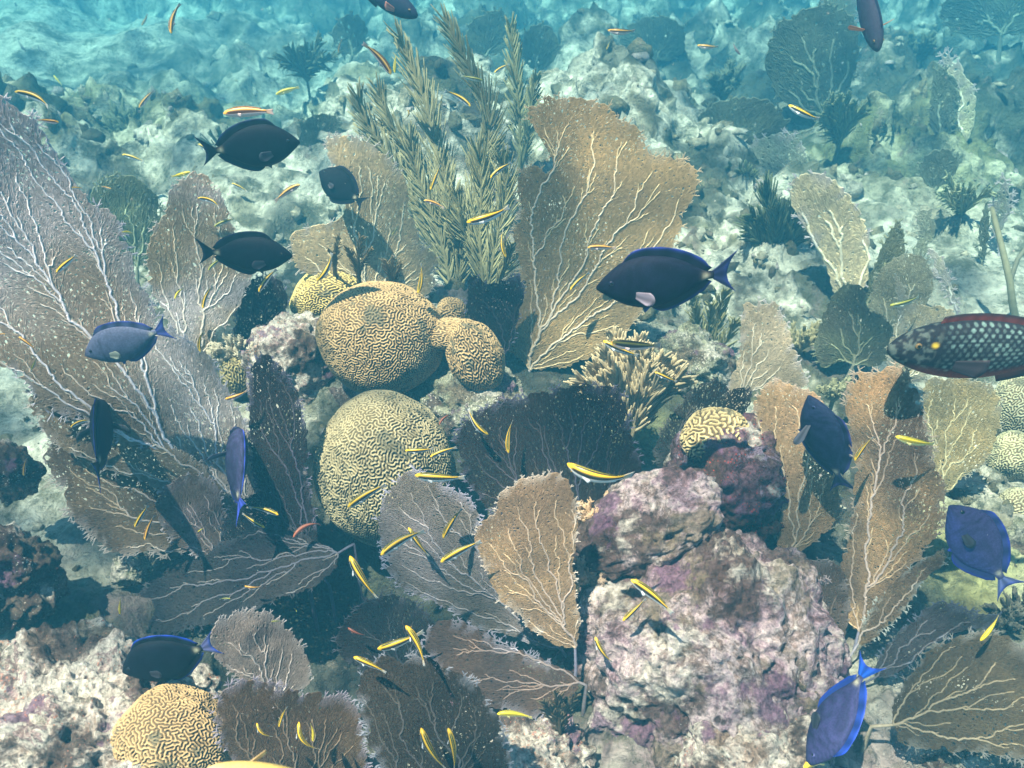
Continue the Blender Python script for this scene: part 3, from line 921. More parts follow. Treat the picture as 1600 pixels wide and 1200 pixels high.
fan('dark brown sea fan spreading along the bottom edge beside the brain coral',
    (330,1110, 350,1066, 402,1054, 450,1074, 500,1088, 550,1086, 572,1150, 575,1230, 500,1290, 420,1260, 350,1180),
    (455, 1300), 1.42, 0, 6, col=(.14, .09, .06), col2=(.19, .125, .08), tip=(.46, .40, .5), vein=(.25, .2, .18))
fan('cream edged grey sea fan beyond the small capped rock',
    (1155,505, 1165,466, 1178,482, 1186,465, 1198,478, 1206,460, 1222,490, 1240,530, 1246,562, 1272,598, 1240,612, 1175,605, 1150,650, 1125,640, 1140,590, 1158,545),
    (1130, 668), 2.2, -4, 3, col=(.58, .49, .38), col2=(.46, .38, .28), tip=(.78, .72, .74), vein=(.28, .22, .2))
fan('loose charcoal sea fan netting behind the brain coral cap',
    (1112,592, 1120,585, 1140,610, 1180,605, 1172,640, 1150,690, 1080,720, 1022,735, 1020,700, 1045,650, 1075,610),
    (1065, 745), 2.05, 10, 6, col=(.075, .065, .06), col2=(.12, .10, .085), tip=(.22, .2, .2), vein=(.2, .19, .22), dens=.5)
fan('orange tan sea fan behind the tang with spread fins',
    (1174,642, 1186,602, 1215,590, 1252,606, 1282,612, 1292,645, 1302,720, 1322,792, 1302,832, 1262,852, 1228,882, 1208,850, 1222,800, 1215,740, 1192,690),
    (1222, 890), 1.85, 6, 4, col=(.57, .41, .26), col2=(.45, .32, .19), vein=(.66, .54, .45), tip=(.72, .60, .52))
fan('tan sea fan mottled with painted shade rising past the yellow wrasse',
    (1320,600, 1345,580, 1366,582, 1400,562, 1420,566, 1428,605, 1442,632, 1456,690, 1466,732, 1478,792, 1470,832, 1432,880, 1385,940, 1345,1000, 1312,960, 1300,925, 1322,850, 1338,765, 1334,715, 1320,650),
    (1335, 1015), 1.72, -6, 3, col=(.52, .36, .21), col2=(.20, .14, .10), vein=(.34, .32, .44), tip=(.70, .58, .48))  # second colour paints the lower half's shade, spread at random
fan('greenish tan sea fan with pale ribs under the parrotfish',
    (1440,592, 1500,584, 1560,600, 1568,660, 1550,722, 1512,742, 1475,775, 1460,770, 1452,700, 1442,640),
    (1468, 790), 2.1, -10, 3, col=(.48, .39, .22), col2=(.38, .32, .19), vein=(.58, .52, .35), tip=(.5, .48, .42))
fan('folded sea fan blade with pale frilled rim beneath the shade mottled fan',
    (1482,850, 1488,872, 1442,905, 1424,945, 1385,985, 1342,1015, 1335,1000, 1352,960, 1392,912, 1432,878),
    (1325, 1030), 1.66, -28, 12, col=(.27, .20, .12), col2=(.17, .12, .08), tip=(.52, .54, .52))
fan('shadowy slate sea fan between the frilled blade and the widest bottom fan',
    (1570,950, 1545,962, 1505,945, 1475,935, 1440,950, 1405,985, 1375,1020, 1362,1060, 1400,1060, 1450,1010, 1500,985, 1560,980),
    (1345, 1070), 1.64, -12, 30, col=(.07, .065, .07), col2=(.10, .09, .10), tip=(.20, .22, .3), vein=(.15, .15, .2))
fan('widest olive brown sea fan filling the corner behind the blue tang tail',
    (1395,1090, 1428,1042, 1452,1012, 1500,988, 1560,984, 1602,1008, 1660,1060, 1680,1150, 1640,1200, 1540,1180, 1450,1172, 1395,1160),
    (1362, 1135), 1.5, -4, 38, col=(.17, .13, .08), col2=(.12, .095, .065), tip=(.42, .40, .38), vein=(.40, .33, .24), curve=.04)
fan('olive sea fan with flat top beyond the capped rock',
    (1268,552, 1300,448, 1342,440, 1356,462, 1352,482, 1400,500, 1392,570, 1340,575, 1312,562, 1285,582),
    (1318, 600), 2.45, -4, 3, **{**OLIVE, 'col': (.13, .12, .08)})
fan('frosted cream and grey sea fan behind the parrotfish head',
    (1382,565, 1400,502, 1402,470, 1394,422, 1410,440, 1420,468, 1450,480, 1482,474, 1500,502, 1480,560, 1430,600, 1392,590),
    (1410, 620), 2.3, 6, 2, col=(.46, .40, .28), col2=(.36, .34, .30), tip=(.6, .55, .45))
fan('tall pale blade of sea fan catching the sun in the blue distance',
    (1229,290, 1250,270, 1292,264, 1320,292, 1354,345, 1362,395, 1354,440, 1340,482, 1306,474, 1292,420, 1270,372, 1238,328),
    (1330, 490), 2.75, 4, 0, **PALEF, s_px=3.4)
fan('olive flame shaped sea fan next to the tall pale blade',
    (1340,470, 1352,445, 1378,378, 1404,336, 1414,362, 1410,425, 1392,470, 1360,492),
    (1355, 505), 2.75, -8, 0, **OLIVE, s_px=3.4)
fan('round tipped grey green sea fan above the twisted pale blade',
    (1430,345, 1436,325, 1452,323, 1466,345, 1458,378, 1448,395, 1452,430, 1430,460, 1416,430, 1420,390, 1438,378),
    (1440, 470), 2.9, 0, 0, col=(.36, .36, .27), col2=(.25, .26, .2), s_px=3.4, tip=(.5, .5, .42))
fan('narrow twisted cream sea fan blade leaning past the parrotfish back',
    (1446,388, 1462,392, 1480,412, 1490,450, 1500,490, 1494,495, 1480,460, 1462,420),
    (1500, 510), 2.7, 8, 0, col=(.58, .54, .42), col2=(.5, .48, .4), s_px=3.2)
fan('curled pale sea fan ribbon beside a tall shaded fan in the distance',
    (1468,85, 1480,78, 1500,95, 1506,112, 1520,130, 1528,165, 1520,205, 1505,238, 1490,228, 1492,190, 1496,150, 1480,112),
    (1492, 262), 4.1, 0, 0, col=(.60, .56, .42), col2=(.5, .48, .36), s_px=3.4)
fan('tall shaded grey sea fan attached beside the curled pale ribbon',
    (1455,110, 1472,100, 1494,122, 1498,150, 1490,200, 1478,240, 1460,232, 1450,190),
    (1475, 262), 4.05, -20, 0, **FARF)
fan('huge blue grey sea fan far away below the diving parrotfish',
    (1200,60, 1220,28, 1262,12, 1300,2, 1340,30, 1346,70, 1330,140, 1300,180, 1270,190, 1230,172, 1192,112),
    (1295, 205), 4.3, 8, 0, **FARF)
fan('pale striped sea fan rising behind the huge blue grey one',
    (1275,20, 1285,-30, 1330,-40, 1345,20, 1335,70, 1300,80),
    (1315, 130), 4.9, 0, 0, col=(.40, .38, .26), col2=(.32, .32, .24), s_px=3.6)
fan('wide low teal sea fan to the far side of the golden fan tip',
    (1085,185, 1110,162, 1150,150, 1200,152, 1235,180, 1222,215, 1180,250, 1140,268, 1108,262, 1090,225),
    (1150, 285), 4.0, 6, 0, **FARF)
fan('pale scalloped sea fan lying under the wide low teal one',
    (1146,240, 1160,228, 1200,208, 1240,205, 1262,235, 1262,285, 1225,300, 1190,290, 1160,268),
    (1275, 310), 3.6, -10, 6, col=(.40, .40, .32), col2=(.30, .31, .26), s_px=3.4)
fan('dark sea fan on the distant ledge in the upper corner',
    (1460,20, 1490,-20, 1560,-30, 1640,-20, 1650,40, 1590,55, 1520,58, 1480,48),
    (1560, 90), 5.5, 0, 0, **FARF)
fan('rounded dark sea fan under the tall shaded grey fan',
    (1432,270, 1440,245, 1470,228, 1495,238, 1500,262, 1480,292, 1450,300, 1430,290),
    (1465, 315), 3.5, 0, 0, **FARF)
fan('pointed greenish sea fan near the edge in the blue distance',
    (1548,330, 1558,300, 1566,264, 1580,285, 1586,310, 1575,340, 1560,375, 1548,370),
    (1562, 395), 3.2, 0, 0, col=(.24, .25, .17), col2=(.2, .21, .16), s_px=3.4)
fan('slim dark sea fan standing by the long bare sea rod',
    (1528,380, 1532,340, 1540,312, 1548,330, 1545,380, 1540,408, 1530,410),
    (1535, 425), 3.1, 0, 0, **FARF)
fan('pale green sea fan disc behind the lilac grey fan',
    (138,305, 160,276, 200,268, 232,290, 256,322, 252,370, 232,410, 212,420, 180,380, 150,345),
    (215, 440), 2.75, 0, 0, col=(.30, .32, .20), col2=(.26, .27, .18), tip=(.4, .42, .3), vein=(.2, .2, .14), s_px=3.4)
fan('round greenish sea fan in the distance right of the tall plume',
    (812,70, 822,45, 845,32, 868,45, 874,75, 866,100, 840,115, 820,100),
    (842, 130), 5.2, 0, 0, **FARF)
fan('far greenish sea fan above the v shaped wrasse pair',
    (515,60, 525,30, 550,18, 572,30, 575,60, 560,85, 535,90),
    (545, 105), 5.6, 0, 0, **FARF)
fan('upright faint sea fan between the dark tang and the plume',
    (465,210, 475,185, 505,175, 530,180, 525,220, 510,250, 480,262, 462,240),
    (492, 280), 3.6, 0, 0, **FARF)
fan('dim sea fan in the distance behind the plume tips',
    (720,60, 740,25, 775,10, 800,30, 800,70, 770,90, 735,85),
    (765, 110), 5.4, 0, 0, **FARF)
fan('low dim sea fan on the distant slope beyond the two yellow wrasses',
    (960,60, 990,30, 1040,20, 1075,45, 1070,85, 1030,100, 985,95),
    (1025, 120), 5.6, 0, 0, **FARF)

# ------------------------------------------------------------------ sea plumes (feathery)
def plume(mb, st, path, width, d, rng, gap=7.0, col=(.36, .32, .17), rpx=2.0):
    """feather along a picture path at depth d; base first"""
    k = np.asarray(path, float).reshape(-1, 2)
    t = np.linspace(0, len(k) - 1, 40)
    i = np.clip(np.floor(t).astype(int), 0, len(k) - 2); a = (t - i)[:, None]
    p0 = k[np.clip(i - 1, 0, len(k) - 1)]; p1 = k[i]; p2 = k[i + 1]; p3 = k[np.clip(i + 2, 0, len(k) - 1)]
    q = .5 * (2 * p1 + (p2 - p0) * a + (2 * p0 - 5 * p1 + 4 * p2 - p3) * a ** 2 + (3 * p1 - p0 - 3 * p2 + p3) * a ** 3)
    top = np.linalg.norm(k[-1] - k[0])
    dd = np.linspace(d, d * .93, 40)
    ax = np.array([P(u, v, z) for (u, v), z in zip(q, dd)])
    px = d / FPX
    st.add(*tube(ax, np.linspace(3.4, 1.2, 40) * px, 6, np.array(col) * .7))
    L = np.concatenate([[0], np.cumsum(np.linalg.norm(np.diff(q, axis=0), axis=1))])
    side = 1
    pos = L[-1] * .12
    while pos < L[-1]:
        f = pos / L[-1]
        c = np.array([np.interp(pos, L, ax[:, m]) for m in range(3)])
        e = .02 * L[-1]
        tg = np.array([np.interp(min(pos + e, L[-1]), L, ax[:, m]) - np.interp(max(pos - e, 0), L, ax[:, m]) for m in range(3)])
        tg /= np.linalg.norm(tg)
        lat = np.cross(tg, CF); lat /= np.linalg.norm(lat)
        ln = width * (.55 + .45 * math.sin(min(1, f * 1.5) * 2.1)) * rng.uniform(.75, 1.15) * (1 - .45 * max(0, f - .75) / .25) * px
        an = rng.uniform(.35, .85) * (1 - .35 * f)
        dirv = tg * math.cos(an) + lat * side * math.sin(an) + CF * rng.normal(0, .28)
        dirv /= np.linalg.norm(dirv)
        s = np.linspace(0, 1, 6)[:, None]
        pts = c + dirv * ln * s + (tg * .42 + CF * rng.normal(0, .12) + np.array((0, 0, -.08))) * ln * s ** 2
        r = rng.uniform(.75, 1.15) * .66 * rpx * px * np.array([.8, 1.05, 1.1, 1.0, .85, .5])
        mb.add(*tube(pts, r, 4, np.array(col) * rng.uniform(.75, 1.25)))
        side = -side
        pos += gap * rng.uniform(.16, .36)

def sea_plume(label, paths, base, d, width=42, col=(.36, .32, .17), gap=7.0, rpx=2.0, group='feathery sea plumes'):
    rng = np.random.default_rng(len(label) * 7 + int(base[0]))
    b = P(base[0], base[1], d)
    root = empty('sea_plume', b, label, 'coral', group)
    for w_, pth in paths:
        mb, st = MB(), MB()
        full = np.concatenate([[base], np.asarray(pth, float).reshape(-1, 2)])
        plume(mb, st, full.ravel(), w_, d * rng.uniform(.985, 1.015), rng, gap, col, rpx)
        for m in (mb, st):
            m.v = [q - b for q in m.v]
        a = st.build('stem', M_PLUME, root, smooth=True)
        mb.build('branchlet', M_PLUME, a, smooth=True)
    fz = gz(b[0], b[1])
    if fz < b[2]:
        s = MB(); s.add(*tube(np.array([(0, 0, 0), (0, .01, (fz - b[2]) * .6), (0, .01, fz - b[2] - .03)]), [.007, .008, .012], 6, np.array(col) * .6))
        s.build('holdfast', M_PLUME, root, smooth=True)
    return root

YG = (.38, .345, .20)
sea_plume('tallest feathery olive sea plume cluster behind the golden fan',
          [(44, (700,330, 672,190, 640,95, 622,55)), (40, (735,330, 765,200, 735,110, 694,28)), (40, (690,360, 640,240, 608,190, 590,140))],
          (722, 470), 2.75, col=YG)
sea_plume('broad feathery sea plume leaning beside the pale cream fan',
          [(40, (665,350, 610,250, 572,190, 558,150)), (36, (690,380, 655,280, 640,215)), (34, (720,400, 700,330, 690,250))],
          (710, 480), 2.68, col=(.37, .335, .195))
sea_plume('dense feathery sea plume close to the golden fan edge',
          [(46, (750,380, 752,290, 745,235)), (40, (775,380, 790,300, 782,245)), (34, (745,400, 720,350, 712,300)), (32, (790,420, 800,380))],
          (758, 475), 2.66, col=(.42, .38, .21))
sea_plume('slim feathery sea plume standing apart in the blue water',
          [(30, (812,200, 806,120, 798,40)), (24, (822,230, 830,170, 838,120))], (812, 270), 3.3, col=(.30, .29, .16))
sea_plume('small olive sea plume before the cream edged fan',
          [(26, (1090,520, 1085,480)), (26, (1118,520, 1125,480, 1135,455)), (24, (1105,520, 1112,475)), (22, (1130,540, 1150,500))],
          (1100, 580), 2.55, col=(.36, .33, .17))
sea_plume('faint sea plume beyond the tang tail',
          [(22, (1055,490, 1050,465)), (22, (1075,490, 1085,462)), (20, (1040,500, 1022,475))],
          (1060, 530), 2.9, col=(.26, .28, .16))
sea_plume('tiny brown sea plume sprig in front of the cream fan near the arch',
          [(15, (560,405, 565,370)), (13, (552,405, 540,385)), (13, (568,408, 582,388))], (560, 432), 2.3, col=(.26, .19, .10), gap=5, rpx=1.6)
sea_plume('second tiny brown sprig left of the first before the cream fan',
          [(13, (525,395, 530,368)), (10, (520,400, 512,388))], (523, 425), 2.32, col=(.28, .21, .12), gap=5, rpx=1.6)
sea_plume('brown sprig curling from the cream fan foot over the dome',
          [(16, (607,425, 600,405)), (14, (620,428, 628,410)), (12, (612,428, 615,400))], (612, 452), 2.3, col=(.30, .23, .13), gap=5, rpx=1.6)
sea_plume('dark feathery tuft at the foot of the reddish brown fan',
          [(22, (872,1110, 868,1080)), (20, (885,1115, 900,1085)), (20, (865,1120, 848,1095))], (876, 1150), 1.55, col=(.20, .15, .10), gap=6)

def plume_bush(label, u, v, d, hw, hh, count, width, col, rpx, gap=6.0):
    rng = np.random.default_rng(int(u + 3 * v))
    paths = []
    for i in range(count):
        a = ((i + .5) / count * 2 - 1) * rng.uniform(.8, 1.1)
        L = rng.uniform(.7, 1.05)
        x1, y1 = u + a * hw * .45 * L, v - hh * .5 * L * (1 - .25 * a * a)
        x2, y2 = u + a * hw * 1.0 * L, v - hh * L * (1 - .45 * a * a)
        paths.append((width * rng.uniform(.8, 1.15), (x1, y1, x2, y2)))
    return sea_plume(label, paths, (u, v), d, col=col, gap=gap, rpx=rpx, group='bushy soft corals')

plume_bush('thick tan feathery soft coral behind the broad blackish fan', 985, 690, 2.12, 86, 165, 26, 34, (.60, .49, .32), 3.8, 5.0)
plume_bush('mossy dark green bush in the distance right of the golden fan', 1212, 425, 3.1, 70, 135, 9, 34, (.16, .18, .10), 2.6)
plume_bush('lumpy olive bush below the huge blue grey fan', 1310, 228, 4.0, 48, 85, 7, 24, (.26, .27, .16), 2.6)
plume_bush('pale whiskery bush at the foot of the curled ribbon fan', 1500, 338, 3.4, 60, 66, 8, 22, (.42, .42, .26), 1.8)
plume_bush('hazy green bush on the far slope above the dark tang', 480, 125, 4.9, 60, 66, 7, 22, (.15, .17, .11), 2.2)
plume_bush('wispy far bush beside the plume tips', 868, 215, 4.2, 30, 62, 5, 18, (.2, .21, .13), 1.8)
plume_bush('brown shrubby soft coral far behind the round tipped fan', 1400, 250, 4.3, 42, 60, 6, 20, (.2, .2, .12), 2.0)
plume_bush('faint shrub on the slope beneath the upright faint fan', 350, 245, 3.8, 48, 46, 6, 18, (.19, .2, .13), 2.0)
plume_bush('soft olive plume clump in the hazy middle distance beside the pale blade', 1160, 330, 3.7, 44, 80, 6, 24, (.24, .26, .15), 2.2)

# ------------------------------------------------------------------ bushy sea rods
def bush(label, u, v, d, hw, hh, n=60, fr=3.6,  col=(.42, .33, .20), tip=None, cat='coral', group='bushy soft corals', fl=.33, spread=1.0):
    """stubby polyp covered fingers fanning out of one foot"""
    rng = np.random.default_rng(int(u * 3 + v))
    b = P(u, v, d)
    px = d / FPX
    root = empty('soft_coral', b, label, cat, group)
    st, mb = MB(), MB()
    tip = np.array(col) * 1.35 if tip is None else np.array(tip)
    n = int(n * 4.0); fr = fr * 1.3
    nb = max(6, n // 11)
    for i in range(nb):
        a = (i + .5) / nb * 2 - 1 + rng.normal(0, .08)
        az = rng.normal(0, .5)
        sp = a * 1.15 * spread
        L = (abs(math.sin(sp)) * hw * .62 + abs(math.cos(sp)) * hh * .62) * rng.uniform(.75, 1.05) * px
        dr = CR * math.sin(sp) + np.array((0, 0, 1.0)) * math.cos(sp) * .95 + np.array((0, 1.0, 0)) * az * .5
        dr /= np.linalg.norm(dr)
        s = np.linspace(0, 1, 7)[:, None]
        ln = dr * L * s + np.array((0, 0, 1)) * L * .18 * s ** 2
        st.add(*tube(ln, np.linspace(1.3, .8, 7) * fr * px * .8, 6, np.array(col) * .7))
        for j in range(max(4, n // nb)):
            f = rng.uniform(.12, 1) ** .7
            c = dr * L * f + np.array((0, 0, 1)) * L * .18 * f * f
            q = dr + rng.normal(0, .36, 3) + np.array((0, -.15, .25))
            q /= np.linalg.norm(q)
            l2 = (hw + hh) * .5 * fl * rng.uniform(.6, 1.1) * px
            ss_ = np.linspace(0, 1, 7)[:, None]
            cv = rng.normal(0, .16, 3)
            pts = c + q * l2 * ss_ + (np.array((0, 0, .25)) + cv) * l2 * ss_ ** 2
            r = fr * px * rng.uniform(.8, 1.1) * np.array([.7, 1, 1.05, 1.05, 1, .85, .45])
            cc = mix(np.tile(np.array(col) * rng.uniform(.8, 1.15), (7, 1)), tip, np.linspace(0, .8, 7))
            mb.add(*tube(pts, r, 5, cc))
            # polyps
            for t in range(12):
                e = rng.uniform(.15, 1)
                pc = c + q * l2 * e + (np.array((0, 0, .25)) + cv) * l2 * e * e
                w = rng.normal(0, 1, 3); w -= q * (w @ q) * .6; w /= np.linalg.norm(w)
                mb.add(*tube(np.array([pc, pc + (w + q * .8) * fr * px * 1.15]), [fr * px * .30, fr * px * .16], 3, tip * rng.uniform(.85, 1.1)))
    a = st.build('stem', M_PLUME, root, smooth=True)
    mb.build('finger', M_PLUME, root, smooth=True)
    fz = gz(b[0], b[1])
    if fz < b[2] - .01:
        s2 = MB(); s2.add(*tube(np.array([(0, 0, .01), (0, .01, (fz - b[2]) * .6), (0, .01, fz - b[2] - .03)]), [fr * px, fr * px * 1.1, fr * px * 1.8], 7, np.array(col) * .6))
        s2.build('holdfast', M_PLUME, root, smooth=True)
    return root

bush('pale polyp tuft in the shade behind the upright brown fan', 372, 575, 2.28, 36, 62, 34, 3.0, (.42, .34, .24), (.62, .54, .42))
bush('orange tan bushy tuft between the leaf fan and the pitted boulder', 925, 835, 1.72, 42, 66, 40, 3.2, (.46, .29, .16), (.66, .46, .30))
bush('brown polyp fringe hanging by the blue stalk beside the big rock', 912, 915, 1.64, 30, 52, 28, 3.0, (.28, .19, .13), (.5, .36, .27))
bush('small olive twig bush between cream and olive fans', 1252, 545, 2.5, 26, 54, 26, 2.4, (.30, .26, .15))
bush('dark prickly bush cut by the edge below the violet tang', 1590, 985, 1.8, 52, 90, 60, 3.0, (.065, .06, .05), (.16, .15, .12), spread=1.2)
bush('purplish frilly tuft beside the foot of the orange tan fan', 1268, 925, 1.74, 34, 54, 30, 3.0, (.26, .19, .20), (.44, .34, .36))
bush('small tuft growing between the olive fan and the tang with spread fins', 1302, 625, 2.3, 24, 40, 22, 2.6, (.30, .28, .17))
bush('hazy dark bush on the far slope near the tiny grey fish', 205, 215, 4.4, 40, 52, 36, 2.0, (.13, .14, .09), (.2, .22, .14), spread=1.3)
bush('fingered grey soft coral standing far off near the pink wrasse', 1130, 155, 4.6, 20, 64, 18, 3.4, (.14, .16, .12), spread=.6)
bush('dull far shrub by the dark sea fan in the upper corner', 1430, 90, 5.4, 34, 40, 26, 2.2, (.14, .15, .1), spread=1.3)

# a single bare rod
b = P(1592, 520, 2.6)
root = empty('sea_rod', b, 'long bare curving sea rod near the parrotfish back', 'coral')
mb = MB(); pp = np.array([P(u, v, 2.6) - b for u, v in ((1592,520), (1583,480), (1578,440), (1570,405), (1560,365), (1550,325))])
mb.add(*tube(pp, np.array([6, 6, 5.5, 5, 4.5, 3.5]) * 2.6 / FPX, 8, (.30, .28, .18))); mb.build('stem', M_PLUME, root, smooth=True)
mb = MB(); pp = np.array([P(u, v, 2.6) - b for u, v in ((1578,440), (1590,405), (1605,385))])
mb.add(*tube(pp, np.array([4, 3.5, 3]) * 2.6 / FPX, 7, (.20, .20, .15))); mb.build('branch', M_PLUME, root, smooth=True)

# ------------------------------------------------------------------ fishes
bpy.context.view_layer.update()
DG = bpy.context.evaluated_depsgraph_get()
def scene_depth(u, v):
    r = Vector(ray(u, v)); L = r.length
    hit, loc, *_ = sc.ray_cast(DG, Vector((0, 0, 0)), r / L)
    return (loc.length / L) if hit else 12.0
def clear_depth(a, b, want, gap=.05):
    m = 12.0
    for t in (-.1, .2, .5, .8, 1.1):
        for o in (-6, 6):
            m = min(m, scene_depth(a[0] + (b[0] - a[0]) * t + o * .4, a[1] + (b[1] - a[1]) * t + o))
    return min(want, m - gap)

def catmull(xs, ys, x):
    """smooth monotone-ish interpolation"""
    xs, ys = np.asarray(xs, float), np.asarray(ys, float)
    m = np.gradient(ys, xs)
    i = np.clip(np.searchsorted(xs, x) - 1, 0, len(xs) - 2)
    h = xs[i + 1] - xs[i]; t = (x - xs[i]) / h
    return ((2 * t ** 3 - 3 * t ** 2 + 1) * ys[i] + (t ** 3 - 2 * t ** 2 + t) * h * m[i] + (-2 * t ** 3 + 3 * t ** 2) * ys[i + 1] + (t ** 3 - t ** 2) * h * m[i + 1])

def loft(s, top, bot, wid, k, x_of, colf, bend=0.0, ex=2.3):
    """fish body: rings along s; local x forward, z up"""
    n = len(s)
    an = np.arange(k) / k * 2 * math.pi
    ca, sa = np.cos(an), np.sin(an)
    sg = lambda q, e: np.sign(q) * np.abs(q) ** (2 / e)
    Y = wid[:, None] * sg(ca, 2.0)[None]
    Z = np.where(sa > 0, top[:, None], bot[:, None]) * sg(sa, ex)[None]
    X = np.repeat(x_of(s)[:, None], k, 1)
    Y = Y + bend * (X - .1) ** 2 * np.sign(.1 - X + 1e-9) ** 2
    V = np.stack([X, Y, Z], 2).reshape(-1, 3)
    i = np.arange(k); j = (i + 1) % k
    F = (np.stack([i, i + k, j + k, j], 1)[None] + (np.arange(n - 1) * k)[:, None, None]).reshape(-1, 4)
    c0 = len(V)
    V = np.concatenate([V, [V[:k].mean(0) + (.004, 0, 0)], [V[-k:].mean(0)]])
    F = np.concatenate([F, np.stack([i, j, np.full(k, c0), np.full(k, c0)], 1)])
    S = np.concatenate([np.repeat(s, k), [0, 1]])
    A = np.concatenate([np.tile(an, n), [0, 0]])
    return V, F, colf(S, A, V)

def sheet(outline_top, outline_bot, thick, colf, bendf=None):
    """thin lens-like fin between two edge curves (n,3), with real thickness"""
    a, b = np.asarray(outline_top, float), np.asarray(outline_bot, float)
    n, m = len(a), 6
    t = np.linspace(0, 1, m)
    G = b[:, None] * (1 - t)[None, :, None] + a[:, None] * t[None, :, None]
    d = a.mean(0) - b.mean(0)
    ax = np.gradient(b, axis=0).mean(0)
    nr = np.cross(ax, d); nr /= np.linalg.norm(nr) + 1e-9
    th = thick * (1 - .8 * t)
    V = np.concatenate([(G + nr * th[None, :, None]).reshape(-1, 3), (G - nr * th[None, :, None]).reshape(-1, 3)])
    T = np.tile(np.tile(t, n), 2)
    S = np.tile(np.repeat(np.linspace(0, 1, n), m), 2)
    i = (np.arange(n - 1)[:, None] * m + np.arange(m - 1)[None]).ravel()
    F = np.stack([i, i + m, i + m + 1, i + 1], 1)
    F2 = F[:, ::-1] + n * m
    ed = []
    o = n * m
    for q in range(n - 1):
        ed.append((q * m + m - 1, (q + 1) * m + m - 1, (q + 1) * m + m - 1 + o, q * m + m - 1 + o))
    for q in range(m - 1):
        ed.append((q, q + 1, q + 1 + o, q + o)); e = (n - 1) * m
        ed.append((e + q + 1, e + q, e + q + o, e + q + 1 + o))
    return V, np.concatenate([F, F2, np.array(ed)]), colf(S, T)

def orient(o, head, tail, dh, dt, roll=0, up=None):
    A, B = Vector(P(*head, dh)), Vector(P(*tail, dt))
    X = (A - B); L = X.length; X.normalize()
    u = Vector((0, 0, 1)) if up is None else Vector(up)
    Z = u - X * u.dot(X)
    if Z.length < .2:
        u = Vector(CU) * .3 - Vector(CF); Z = u - X * u.dot(X)
    Z.normalize()
    Y = Z.cross(X)
    M = Matrix((X, Y, Z)).transposed().to_4x4() @ Matrix.Rotation(rad(roll), 4, 'X')
    o.matrix_world = Matrix.Translation((A + B) / 2) @ M @ Matrix.Scale(L, 4)

